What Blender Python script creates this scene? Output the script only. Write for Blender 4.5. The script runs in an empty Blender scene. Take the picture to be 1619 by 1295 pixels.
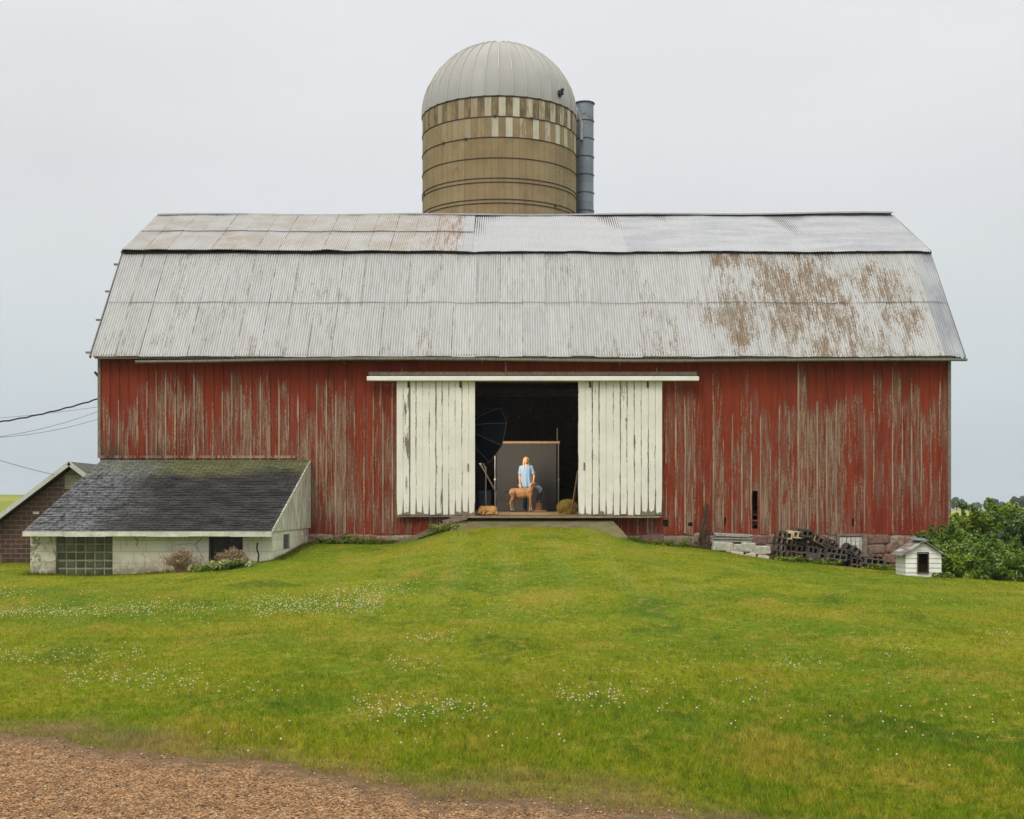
import bpy, math, random
import numpy as np
from mathutils import Vector, Matrix, noise as mnoise
random.seed(7); rng = np.random.default_rng(7)
sc = bpy.context.scene
C = sc.collection
F = 2050.0; HX = 809.5; HY = 799.0; EYE = 1.65
def at(px, py, Y):            # a measured photo point at depth Y, in metres
    return Vector(((px-HX)*Y/F, Y, EYE-(py-HY)*Y/F))
def wx(px, Y): return (px-HX)*Y/F
def wz(py, Y): return EYE-(py-HY)*Y/F

# ------------------------------------------------------------------ materials
class G:
    def __init__(s, name):
        s.m = bpy.data.materials.new(name); s.m.use_nodes = True
        s.t = s.m.node_tree; s.t.nodes.clear(); s._p = None; s._o = None
    def n(s, ty, **k):
        nd = s.t.nodes.new(ty)
        for a, b in k.items(): setattr(nd, a, b)
        return nd
    def put(s, sock, v):
        if v is None: return
        if isinstance(v, bpy.types.NodeSocket): s.t.links.new(v, sock)
        elif isinstance(v, (tuple, list)) and len(v) == 3 and sock.type == 'RGBA': sock.default_value = (*v, 1)
        elif isinstance(v, (int, float)) and sock.type == 'RGBA': sock.default_value = (v, v, v, 1)
        else: sock.default_value = v
    def pos(s):
        if s._p is None: s._p = s.n('ShaderNodeNewGeometry').outputs['Position']
        return s._p
    def obj(s):
        if s._o is None: s._o = s.n('ShaderNodeTexCoord').outputs['Object']
        return s._o
    def sep(s, v):
        q = s.n('ShaderNodeSeparateXYZ'); s.put(q.inputs[0], v); return q.outputs[0], q.outputs[1], q.outputs[2]
    def comb(s, x=0, y=0, z=0):
        q = s.n('ShaderNodeCombineXYZ')
        for i, v in enumerate((x, y, z)): s.put(q.inputs[i], v)
        return q.outputs[0]
    def mul(s, v, k):
        q = s.n('ShaderNodeVectorMath', operation='MULTIPLY'); s.put(q.inputs[0], v); q.inputs[1].default_value = k; return q.outputs[0]
    def math(s, op, a, b=None, c=None, clamp=False):
        q = s.n('ShaderNodeMath', operation=op, use_clamp=clamp)
        s.put(q.inputs[0], a); s.put(q.inputs[1], b); s.put(q.inputs[2], c); return q.outputs[0]
    def noise(s, v, scale, detail=4, rough=.55, dist=0, col=False):
        q = s.n('ShaderNodeTexNoise'); s.put(q.inputs['Vector'], v)
        q.inputs['Scale'].default_value = scale; q.inputs['Detail'].default_value = detail
        q.inputs['Roughness'].default_value = rough; q.inputs['Distortion'].default_value = dist
        return q.outputs['Color' if col else 'Fac']
    def vor(s, v, scale, feature='F1', out='Distance', rnd=1):
        q = s.n('ShaderNodeTexVoronoi', feature=feature); s.put(q.inputs['Vector'], v)
        q.inputs['Scale'].default_value = scale; q.inputs['Randomness'].default_value = rnd
        return q.outputs[out]
    def white(s, v):
        q = s.n('ShaderNodeTexWhiteNoise', noise_dimensions='1D'); s.put(q.inputs['W'], v); return q.outputs['Value']
    def mr(s, v, lo, hi, a=0., b=1., smooth=True):
        q = s.n('ShaderNodeMapRange'); q.interpolation_type = 'SMOOTHSTEP' if smooth else 'LINEAR'
        s.put(q.inputs['Value'], v)
        for nme, val in (('From Min', lo), ('From Max', hi), ('To Min', a), ('To Max', b)): s.put(q.inputs[nme], val)
        return q.outputs[0]
    def mix(s, f, a, b, mode='MIX'):
        q = s.n('ShaderNodeMix', data_type='RGBA', blend_type=mode)
        s.put(q.inputs[0], f); s.put(q.inputs[6], a); s.put(q.inputs[7], b); return q.outputs[2]
    def attr(s, name, out='Fac'):
        q = s.n('ShaderNodeAttribute'); q.attribute_name = name; return q.outputs[out]
    def rand(s): return s.n('ShaderNodeObjectInfo').outputs['Random']
    def brick(s, v, w, h, c1, c2, mort, ms=.01, off=.5):
        q = s.n('ShaderNodeTexBrick'); s.put(q.inputs['Vector'], v); q.offset = off
        for a, b in (('Color1', c1), ('Color2', c2), ('Mortar', mort), ('Scale', 1.), ('Mortar Size', ms), ('Brick Width', w), ('Row Height', h)): s.put(q.inputs[a], b)
        return q.outputs['Color'], q.outputs['Fac']
    def out(s, col, rough=.85, metal=0., spec=.3, bump=None, bd=.01, bs=.6, emit=None, es=0., trans=None, sheen=0, alpha=None):
        b = s.n('ShaderNodeBsdfPrincipled'); o = s.n('ShaderNodeOutputMaterial')
        s.put(b.inputs['Base Color'], col); s.put(b.inputs['Roughness'], rough); s.put(b.inputs['Metallic'], metal)
        s.put(b.inputs['Specular IOR Level'], spec)
        if sheen: s.put(b.inputs['Sheen Weight'], sheen)
        if emit: s.put(b.inputs['Emission Color'], emit); s.put(b.inputs['Emission Strength'], es)
        if bump is not None:
            q = s.n('ShaderNodeBump'); s.put(q.inputs['Height'], bump); q.inputs['Distance'].default_value = bd
            q.inputs['Strength'].default_value = bs; s.t.links.new(q.outputs[0], b.inputs['Normal'])
        if trans is not None:
            tb = s.n('ShaderNodeBsdfTranslucent'); s.put(tb.inputs[0], col)
            mx = s.n('ShaderNodeMixShader'); mx.inputs[0].default_value = trans
            s.t.links.new(b.outputs[0], mx.inputs[1]); s.t.links.new(tb.outputs[0], mx.inputs[2])
            s.t.links.new(mx.outputs[0], o.inputs[0])
        else: s.t.links.new(b.outputs[0], o.inputs[0])
        return s.m

def plain(name, col, rough=.8, metal=0., var=.25, scale=8., spec=.3, bd=.004, trans=None):
    g = G(name); nz = g.noise(g.pos(), scale, 5, .6); 
    f = g.mr(nz, .3, .7, 1-var, 1+var, False)
    c = g.mix(1., col, g.comb(f, f, f), 'MULTIPLY')
    return g.out(c, rough, metal, spec, nz, bd, .5, trans=trans)

def m_red(name='weathered_red_paint', sh=0., lt=1., dx=0.):
    g = G(name); x, y, z = g.sep(g.pos()); x0_ = x; x = g.math('ADD', x, dx)
    bi = g.math('FLOOR', g.math('DIVIDE', g.math('ADD', x, 11.44), BW))
    r1 = g.white(bi); r2 = g.white(g.math('ADD', bi, 57.3)); r3 = g.white(g.math('ADD', bi, 131.9))
    off = g.comb(g.math('MULTIPLY', r1, 31.), 0, g.math('MULTIPLY', r2, 17.))
    q = g.n('ShaderNodeVectorMath', operation='ADD'); g.put(q.inputs[0], g.pos()); g.put(q.inputs[1], off); pv = q.outputs[0]
    big = g.noise(g.mul(g.pos(), (1, 1, .8)), .33, 3, .5)
    st = g.noise(g.mul(pv, (1, 1, .07)), 14, 6, .66)
    st2 = g.noise(g.mul(pv, (1, 1, .03)), 44, 4, .6)
    flake = g.noise(g.mul(pv, (1, 1, .35)), 30, 5, .72)
    # sheltered paint under the eave, bare wood lower down
    top = g.mr(g.math('ADD', z, g.math('MULTIPLY', r2, 1.3)), 5.1, 6.1)
    low = g.mr(z, .9, 1.5, .05, 0.)
    m = g.math('MULTIPLY', st, 1.0)
    m = g.math('ADD', m, g.math('MULTIPLY', flake, .42))
    m = g.math('ADD', m, g.math('MULTIPLY', st2, .20))
    m = g.math('ADD', m, g.math('MULTIPLY', big, .50))
    m = g.math('ADD', m, g.math('MULTIPLY', r1, .15))
    m = g.math('SUBTRACT', m, g.math('MULTIPLY', top, .40))
    m = g.math('SUBTRACT', m, low)
    flk = g.mr(g.noise(g.mul(pv, (1, 1, .22)), 75, 3, .75), .35, .65, -.07, .07)
    bare = g.mr(g.math('ADD', m, flk), 1.16-sh, 1.24-sh)
    faded = g.mr(g.math('ADD', m, g.mr(g.noise(g.mul(pv, (1, 1, .25)), 2.2, 4, .6), .35, .65, -.09, .09)), 1.03, 1.15)
    red = g.mix(r3, (.225, .029, .009), (.135, .020, .009))
    red = g.mix(g.mr(st2, .35, .7), red, (.25, .042, .015))
    red = g.mix(g.math('MULTIPLY', faded, .75), red, g.mix(flake, (.13, .058, .042), (.23, .105, .075)))
    wood = g.mix(g.mr(st2, .3, .7), tuple(k*lt for k in (.145, .088, .058)), tuple(k*lt for k in (.38, .265, .18)))
    wood = g.mix(g.math('MULTIPLY', r2, .4), wood, (.24, .175, .12))
    c = g.mix(bare, red, wood)
    # green-black damp stain low on the far left board ends
    dm = g.math('MULTIPLY', g.mr(x, -8.6, -10.2), g.mr(z, 3.75, 2.9))
    dm = g.math('MULTIPLY', dm, g.mr(g.noise(g.mul(g.pos(), (1, 1, .3)), 2.2, 5, .6), .35, .6))
    c = g.mix(g.math('MULTIPLY', dm, .75), c, (.035, .024, .014))
    fr = g.math('FRACT', g.math('DIVIDE', g.math('ADD', x, 11.44), BW))
    spot = g.mr(g.noise(g.mul(pv, (1, 1, .5)), 60, 3, .7), .66, .74)
    c = g.mix(g.math('MULTIPLY', spot, g.math('MULTIPLY', faded, .7)), c, (.42, .36, .27))
    h = g.math('ADD', g.math('MULTIPLY', st2, .7), g.math('MULTIPLY', bare, -.5))
    return g.out(c, .82, 0, .25, h, .006, .7)

def m_white_boards(name, bw, x0, base=(.80, .78, .70), zb=1.37, amt=0., worn=None):
    g = G(name); x, y, z = g.sep(g.pos())
    bi = g.math('FLOOR', g.math('DIVIDE', g.math('SUBTRACT', x, x0), bw)); r1 = g.white(bi); r2 = g.white(g.math('ADD', bi, 33.3))
    off = g.comb(g.math('MULTIPLY', r1, 23.), 0, g.math('MULTIPLY', r2, 11.))
    q = g.n('ShaderNodeVectorMath', operation='ADD'); g.put(q.inputs[0], g.pos()); g.put(q.inputs[1], off); pv = q.outputs[0]
    st = g.noise(g.mul(pv, (1, 1, .1)), 13, 6, .7); fine = g.noise(g.mul(pv, (1, 1, .2)), 55, 4, .7)
    fr = g.math('ABSOLUTE', g.math('SUBTRACT', g.math('FRACT', g.math('DIVIDE', g.math('SUBTRACT', x, x0), bw)), .5))
    edge = g.mr(fr, .32, .49); jr = g.white(g.math('FLOOR', g.math('ADD', g.math('DIVIDE', g.math('SUBTRACT', x, x0), bw), .5))); edm = g.math('MULTIPLY', edge, g.mr(jr, .1, 1., .35, 1.1))
    # peeling climbs from the bottom edge, higher at the board joints
    hgt = g.math('ADD', .05, g.math('MULTIPLY', edge, .55)); hgt = g.math('ADD', hgt, g.math('MULTIPLY', r2, .18))
    bot = g.mr(g.math('SUBTRACT', z, zb), hgt, 0.)
    m = g.math('ADD', g.math('MULTIPLY', st, .7), g.math('MULTIPLY', fine, .3))
    m = g.math('ADD', m, g.math('MULTIPLY', edm, .19)); m = g.math('ADD', m, g.math('MULTIPLY', bot, .38))
    m = g.math('ADD', m, g.math('MULTIPLY', g.math('POWER', r1, 5.), .11)); lrg = g.noise(g.mul(g.pos(), (1, 1, .6)), .8, 2, .5); m = g.math('ADD', m, g.mr(lrg, .35, .65, -.05, .05))
    if worn: m = g.math('ADD', m, g.math('MULTIPLY', g.math('MULTIPLY', g.math('GREATER_THAN', x, worn[0]), g.math('LESS_THAN', x, worn[1])), g.mr(z, 5.0, 4.6, 0, .15)))
    peel = g.mr(m, .69-amt, .71-amt)
    wood = g.mix(fine, (.10, .085, .06), (.26, .23, .17))
    c = g.mix(g.mr(g.noise(g.pos(), 1.3, 4, .6), .3, .7), base, tuple(k*.86 for k in base))
    c = g.mix(g.mr(st, .35, .65, 0, .35), c, (.68, .66, .58))
    c = g.mix(peel, c, wood)
    return g.out(c, .6, 0, .35, g.math('MULTIPLY', peel, -1), .004, .7)

def m_roof(name, kind):
    g = G(name); x, y, z = g.sep(g.pos())
    si = g.math('FLOOR', g.math('DIVIDE', g.math('ADD', x, 11.58), .66))
    row = g.mr(z, 7.3, 7.32, 0, 1, False) if kind == 'lower' else g.mr(z, 10.1, 10.12, 0, 1, False)
    sid = g.math('ADD', si, g.math('MULTIPLY', row, 200.))
    r1 = g.white(sid); r2 = g.white(g.math('ADD', sid, 91.7))
    pv = g.mul(g.pos(), (1, .16, .16))
    st = g.noise(pv, 10, 6, .68); fine = g.noise(g.mul(g.pos(), (1, .5, .5)), 26, 5, .75); cl = g.noise(g.pos(), 1.1, 4, .6)
    base = g.mix(r1, (.385, .39, .39), (.43, .435, .435))
    base = g.mix(g.mr(st, .35, .7, 0, .5), base, (.29, .285, .26))
    fx = g.math('FRACT', g.math('DIVIDE', g.math('ADD', x, 11.58), .66))
    seam = g.math('MULTIPLY', g.math('LESS_THAN', fx, .035), g.mr(g.noise(g.mul(g.pos(), (1, .6, .6)), 3, 5, .7), .42, .54))
    if kind == 'lower':
        zone = g.math('MULTIPLY', g.mr(x, 5.0, 6.4), g.mr(x, 11.95, 11.75))
        zone = g.math('ADD', g.math('MULTIPLY', zone, g.math('ADD', .10, g.math('MULTIPLY', r2, .20))), g.math('MULTIPLY', g.mr(x, 1., 5.5), .04))
        nf = g.mr(fine, .34, .66); ns = g.mr(st, .34, .66); nc_ = g.mr(g.noise(g.mul(g.pos(), (1.2, .5, .5)), .9, 4, .65), .36, .64)
        m = g.math('ADD', g.math('ADD', g.math('MULTIPLY', ns, .30), g.math('MULTIPLY', nf, .26)), g.math('ADD', g.math('MULTIPLY', nc_, .32), zone))
        rust = g.mr(m, .42, 1.0, 0, 1, False); sp2 = g.mr(g.noise(g.mul(g.pos(), (1, .3, .3)), 48, 3, .7), .32, .68); rust = g.mr(g.math('ADD', rust, g.math('MULTIPLY', sp2, .60)), .76, 1.04)
        rc = g.mix(fine, (.06, .036, .014), (.24, .145, .055)); rc = g.mix(g.mr(cl, .48, .62), rc, g.mix(fine, (.12, .10, .06), (.26, .23, .16)))
        ec = g.mr(z, 6.5, 5.75); er = g.mr(g.math('ADD', fine, g.math('MULTIPLY', ec, .17)), .70, .82)
        c = g.mix(g.math('MULTIPLY', rust, .90), base, rc); c = g.mix(g.math('MULTIPLY', er, .5), c, (.19, .17, .12))
        spots = g.mr(g.math('ADD', g.math('MULTIPLY', fine, .6), g.math('MULTIPLY', st, .5)), .66, .73)
        c = g.mix(g.math('MULTIPLY', spots, .55), c, (.20, .18, .14)); ds = g.mr(g.noise(g.mul(g.pos(), (1, .05, .05)), 16, 5, .75), .56, .70); c = g.mix(g.math('MULTIPLY', ds, .42), c, (.15, .14, .12))
        bare = g.math('GREATER_THAN', x, 11.9)
        c = g.mix(bare, c, g.mix(g.mr(g.noise(g.mul(g.pos(), (1, .4, .4)), 1.6, 4, .6), .35, .65), (.23, .245, .27), (.34, .355, .38)))
        c = g.mix(g.math('MULTIPLY', seam, g.math('MULTIPLY', g.mr(x, 5., -4., .25, .9), g.mr(g.white(g.math('ADD', sid, 7.)), .15, .4))), c, (.10, .09, .075))
    else:
        old = g.mr(x, -1.45, -1.55, 0, 1, False)
        mid = g.mr(x, 3.45, 3.4, 0, 1, False)
        pc = g.mix(g.mr(cl, .35, .62), (.38, .375, .36), (.30, .27, .225))
        pc = g.mix(g.math('MULTIPLY', r1, .7), pc, (.37, .375, .38)); pc = g.mix(g.mr(g.math('ADD', fine, g.math('MULTIPLY', cl, .5)), .72, .95, 0, .6), pc, (.30, .24, .17))
        pc = g.mix(g.math('MULTIPLY', g.mr(x, -3.4, -1.6), g.mr(st, .45, .6)), pc, (.24, .15, .105))
        pc = g.mix(g.math('MULTIPLY', seam, .85), pc, (.09, .085, .08))
        nw = g.mix(g.mr(g.noise(g.mul(g.pos(), (.5, 1.6, 1.6)), 1.2, 4, .6), .35, .65), (.27, .28, .305), (.35, .36, .375))
        nw = g.mix(g.math('MULTIPLY', mid, .6), nw, (.37, .38, .39))
        c = g.mix(old, nw, pc)
    ry = g.mix(g.mr(st, .4, .7), .42, .6)
    return g.out(c, ry, .12, .4, fine, .003, .3)

def m_shingle(name, dark, x0):
    g = G(name); x, y, z = g.sep(g.pos())
    v = g.comb(x, g.math('MULTIPLY', y, 1.05), 0)
    wob = g.noise(g.pos(), 3, 3, .6)
    v2 = g.comb(g.math('ADD', x, g.math('MULTIPLY', wob, .05)), g.math('ADD', g.math('MULTIPLY', y, 1.05), g.math('MULTIPLY', wob, .03)), 0)
    c, f = g.brick(v2, .30, .14, (.8, .8, .8), (1.2, 1.2, 1.2), (.30, .30, .30), .012)
    q = c
    n1 = g.noise(g.mul(g.pos(), (1, .8, .8)), .55, 5, .65, .4)
    base = g.mix(g.mr(g.noise(g.pos(), 2.2, 5, .65), .3, .7), (.016, .015, .0155), (.054, .051, .050))
    ymoss = g.math('ADD', y, g.math('MULTIPLY', g.math('SUBTRACT', n1, .5), 3.0))
    moss = g.math('MULTIPLY', g.mr(ymoss, 34.1, 35.4), .9)
    base = g.mix(moss, base, g.mix(g.noise(g.pos(), 6, 4, .6), (.085, .095, .035), (.19, .19, .095)))
    # pale patch down the left side
    xl = g.math('ADD', x, g.math('MULTIPLY', g.math('SUBTRACT', g.noise(g.pos(), .9, 4, .6), .5), 2.4))
    lf = g.math('MULTIPLY', g.mr(xl, -9.0, -10.3), g.mr(g.noise(g.mul(g.pos(), (1, .5, .5)), 7, 5, .7), .32, .62))
    base = g.mix(g.math('MULTIPLY', lf, .85), base, (.19, .20, .21))
    spk = g.mr(g.noise(g.mul(g.pos(), (1, 2., 1)), 22, 4, .75), .64, .72)
    base = g.mix(g.math('MULTIPLY', spk, .55), base, (.20, .20, .21))
    c = g.mix(1., base, q, 'MULTIPLY')
    return g.out(c, .8, 0, .25, g.math('ADD', g.math('MULTIPLY', f, -1.), g.math('MULTIPLY', wob, .4)), .012, .8)

def m_block_wall():
    g = G('whitewashed_block'); x, y, z = g.sep(g.pos())
    v = g.comb(g.math('ADD', x, y), g.math('SUBTRACT', z, .02), 0)
    c, f = g.brick(v, .60, .27, (.74, .72, .60), (.66, .64, .52), (.50, .48, .38), .008)
    n1 = g.noise(g.pos(), 3, 5, .65); n2 = g.noise(g.mul(g.pos(), (1, 1, .2)), 8, 5, .7)
    c = g.mix(g.mr(n1, .50, .72, 0, .6), c, (.46, .41, .29))
    c = g.mix(g.mr(n2, .56, .7, 0, .6), c, (.30, .28, .21))
    c = g.mix(g.math('MULTIPLY', g.mr(z, .55, .0), g.mr(n1, .34, .58)), c, (.22, .215, .13)); c = g.mix(g.math('MULTIPLY', g.mr(x, -10.5, -11.2), g.mr(g.noise(g.pos(), 5, 5, .7), .5, .56, 0, .8)), c, (.17, .15, .10))
    c = g.mix(g.math('MULTIPLY', g.mr(y, 33., 35.5), g.mr(n1, .35, .6)), c, (.42, .30, .24))
    ck = g.vor(g.mix(.12, g.pos(), g.noise(g.pos(), 4, 4, .6, col=True)), .85, 'DISTANCE_TO_EDGE')
    c = g.mix(g.math('MULTIPLY', g.mr(ck, .008, .003, 0, .7), g.mr(g.noise(g.pos(), .8, 2), .5, .58)), c, (.10, .09, .07))
    return g.out(c, .85, 0, .2, g.math('ADD', g.math('MULTIPLY', f, -.6), n1), .006, .6)

def m_tile_wall():
    g = G('brown_glazed_tile'); x, y, z = g.sep(g.pos())
    c, f = g.brick(g.comb(x, z, 0), .30, .135, (.085, .035, .022), (.045, .022, .018), (.25, .22, .18), .007)
    c = g.mix(g.mr(g.noise(g.pos(), 3.3, 4, .6), .35, .75, 0, .55), c, (.13, .045, .022))
    return g.out(c, .45, 0, .5, g.math('MULTIPLY', f, -1.), .006, .7)

def m_stone():
    g = G('fieldstone'); r = g.attr('rnd'); n = g.noise(g.pos(), 9, 5, .65); n2 = g.noise(g.pos(), 2.4, 4, .6)
    c = g.mix(g.mr(r, .35, .55), (.20, .12, .10), (.27, .22, .155)); c = g.mix(g.mr(r, .8, .9), c, (.17, .13, .10))
    c = g.mix(g.mr(n2, .5, .62, 0, .7), c, (.27, .13, .105))
    f = g.mr(n, .3, .7, .65, 1.3); c = g.mix(1., c, g.comb(f, f, f), 'MULTIPLY')
    return g.out(c, .9, 0, .2, n, .02, .8)

def grasscol(g, vec):
    n1 = g.noise(vec, .22, 4, .6, .3); n2 = g.noise(g.mul(vec, (1, .5, 1)), .75, 6, .7, .6); n3 = g.noise(g.mul(vec, (1, .6, 1)), 5., 4, .7)
    c = g.mix(g.mr(n1, .38, .62), (.140, .220, .003), (.245, .270, .005))
    c = g.mix(g.mr(n2, .50, .66, 0, .75), c, (.36, .28, .035))
    c = g.mix(g.mr(n2, .46, .34, 0, .65), c, (.060, .125, .006)); gx_, gy_, gz_ = g.sep(vec); tr = g.math('SINE', g.math('MULTIPLY', g.math('ADD', gx_, g.math('MULTIPLY', n1, .8)), 5.6)); c = g.mix(g.math('MULTIPLY', g.math('MULTIPLY', g.mr(tr, .0, .9), g.mr(gy_, 15, 26)), g.math('MULTIPLY', g.mr(g.math('ABSOLUTE', gx_), 4.5, 2.5), .14)), c, (.32, .36, .10))
    c = g.mix(g.mr(n3, .50, .66, 0, .65), c, (.42, .335, .045)); n5 = g.noise(vec, 14., 3, .7); c = g.mix(g.mr(n5, .52, .38, 0, .75), c, (.055, .10, .005))
    return c

def m_grass(blade=True):
    g = G('grass_blades' if blade else 'turf'); x, y, z = g.sep(g.pos())
    flat = g.comb(x, y, 0); c = grasscol(g, flat)
    dry = g.attr('dry')
    if blade:
        r = g.attr('rnd')
        f = g.mr(r, 0, 1, .36, 1.62, False); c = g.mix(1., c, g.comb(f, f, g.math('MULTIPLY', f, .9)), 'MULTIPLY')
        c = g.mix(g.mr(r, .90, .92, 0, .6), c, (.34, .28, .10))
        c = g.mix(dry, c, g.mix(r, (.20, .125, .055), (.38, .27, .13)))
        return g.out(c, .55, 0, .2, trans=.3)
    n = g.noise(g.pos(), 30, 4, .7)
    c = g.mix(1., c, (.75, .75, .8), 'MULTIPLY')
    edge = g.math('ADD', y, g.math('MULTIPLY', x, .62))   # soil under the dead strip by the drive
    bare = g.math('MULTIPLY', g.attr('dry'), .9)
    c = g.mix(bare, c, g.mix(n, (.10, .06, .035), (.26, .16, .09)))
    # fields beyond the yard, in strips
    far = g.mr(y, 55, 65)
    w = g.math('ADD', y, g.math('MULTIPLY', x, .12))
    fc = (.05, .10, .02)
    bands = [(125, (.27, .25, .05)), (250, (.06, .11, .03)), (292, (.30, .28, .06)), (560, (.17, .22, .11)), (930, (.32, .30, .10)), (1400, (.16, .2, .1))]
    for d, col in bands: fc = g.mix(g.mr(w, d, d*1.02), fc, col)
    lf = g.mr(x, -8, -12); fc = g.mix(g.math('MULTIPLY', lf, g.mr(w, 70, 90)), fc, g.mix(g.mr(g.noise(g.pos(), .02, 3), .4, .6), (.26, .25, .045), (.17, .21, .03)))
    c = g.mix(far, c, fc)
    return g.out(c, .95, 0, .1, n, .03, .8)

def m_gravel():
    g = G('gravel'); p = g.pos(); cc = g.vor(p, 98, 'F1', 'Color'); d = g.vor(p, 98, 'F1', 'Distance'); ed = g.attr('e'); a, b, c3 = g.sep(cc)
    n = g.noise(p, 1.6, 5, .65); n4 = g.noise(p, 9, 5, .7)
    c = g.mix(g.mr(a, .1, .9), (.175, .075, .026), (.44, .24, .10)); c = g.mix(g.mr(b, .72, .85), c, (.44, .32, .19)); c = g.mix(g.mr(c3, .74, .85), c, (.08, .045, .022))
    c = g.mix(g.mr(n, .5, .72, 0, .45), c, (.19, .10, .042)); f = g.mr(n4, .3, .7, .65, 1.25); c = g.mix(1., c, g.comb(f, f, f), 'MULTIPLY')
    so_ = g.mr(g.math('ADD', ed, g.math('MULTIPLY', n4, .9)), 1.15, .55); c = g.mix(g.math('MULTIPLY', so_, .8), c, g.mix(n4, (.07, .045, .026), (.22, .145, .08)))
    return g.out(c, .9, 0, .2, g.math('SUBTRACT', g.math('MULTIPLY', n4, .8), d), .014, .9)

def m_leaf(name, dark, light, tint=(.2, .2, .04)):
    g = G(name); r = g.attr('rnd'); n = g.noise(g.pos(), 1.8, 3, .6)
    c = g.mix(g.mr(g.math('ADD', g.math('MULTIPLY', r, .6), g.math('MULTIPLY', n, .6)), .3, .95), dark, light)
    c = g.mix(g.mr(r, .95, .97, 0, .8), c, tint)
    return g.out(c, .42, 0, .4, trans=.25)

def m_silo():
    g = G('concrete_staves'); ax = g.attr('ang'); x, y, z = g.sep(g.pos())
    u = g.math('MULTIPLY', ax, 72.); ui = g.math('FLOOR', u); ro = g.math('FLOOR', g.math('DIVIDE', g.math('SUBTRACT', z, ZTOP), .81))
    sid = g.math('ADD', ui, g.math('MULTIPLY', ro, 97.)); r = g.white(sid); r2 = g.white(g.math('ADD', ui, 5.5))
    n = g.noise(g.pos(), 1.2, 5, .65); n2 = g.noise(g.mul(g.pos(), (1, 1, .25)), 6, 5, .7); n3 = g.noise(g.pos(), 10, 5, .75)
    c = g.mix(r2, (.25, .185, .095), (.31, .24, .135)); c = g.mix(g.mr(n, .4, .7), c, (.22, .16, .085)); c = g.mix(g.mr(g.noise(g.mul(g.pos(), (1, 1, .12)), 3.5, 5, .7), .52, .68, 0, .4), c, (.14, .10, .055))
    c = g.mix(g.math('MULTIPLY', g.mr(x, .6, 1.8), g.mr(n3, .5, .6)), c, (.30, .24, .15))
    alt = g.math('MODULO', g.math('ADD', g.math('ABSOLUTE', ui), g.math('ABSOLUTE', ro)), 2.)
    topz = g.math('GREATER_THAN', z, ZTOP-1.62)
    wh = g.math('MULTIPLY', g.math('MULTIPLY', alt, topz), g.mr(g.math('ADD', n2, g.math('MULTIPLY', r, .30)), .46, .76))
    c = g.mix(wh, c, g.mix(g.mr(x, -1.8, 0.), (.31, .26, .175), (.50, .47, .38)))
    t2 = g.math('GREATER_THAN', z, ZTOP-.81)
    c = g.mix(g.math('MULTIPLY', g.math('MULTIPLY', t2, g.math('SUBTRACT', 1., alt)), g.mr(n2, .38, .58, 0, .7)), c, (.075, .06, .038))
    fr = g.math('ABSOLUTE', g.math('SUBTRACT', g.math('FRACT', u), .5)); ln = g.math('GREATER_THAN', fr, .475)
    c = g.mix(g.math('MULTIPLY', ln, .6), c, (.07, .055, .035))
    return g.out(c, .9, 0, .2, n3, .01, .5)

def m_animal(name, base, light, zl=None, zh=None, scale=14):
    g = G(name); x, y, z = g.sep(g.obj()); n = g.noise(g.obj(), scale, 5, .7); c = g.mix(g.mr(n, .35, .65), base, tuple(k*1.35 for k in base))
    if zl is not None:
        c = g.mix(g.mr(g.math('ADD', z, g.math('MULTIPLY', g.math('SUBTRACT', n, .5), .15)), zh, zl), c, light)
    return g.out(c, .8, 0, .2, n, .006, .6, sheen=.2)

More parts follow.
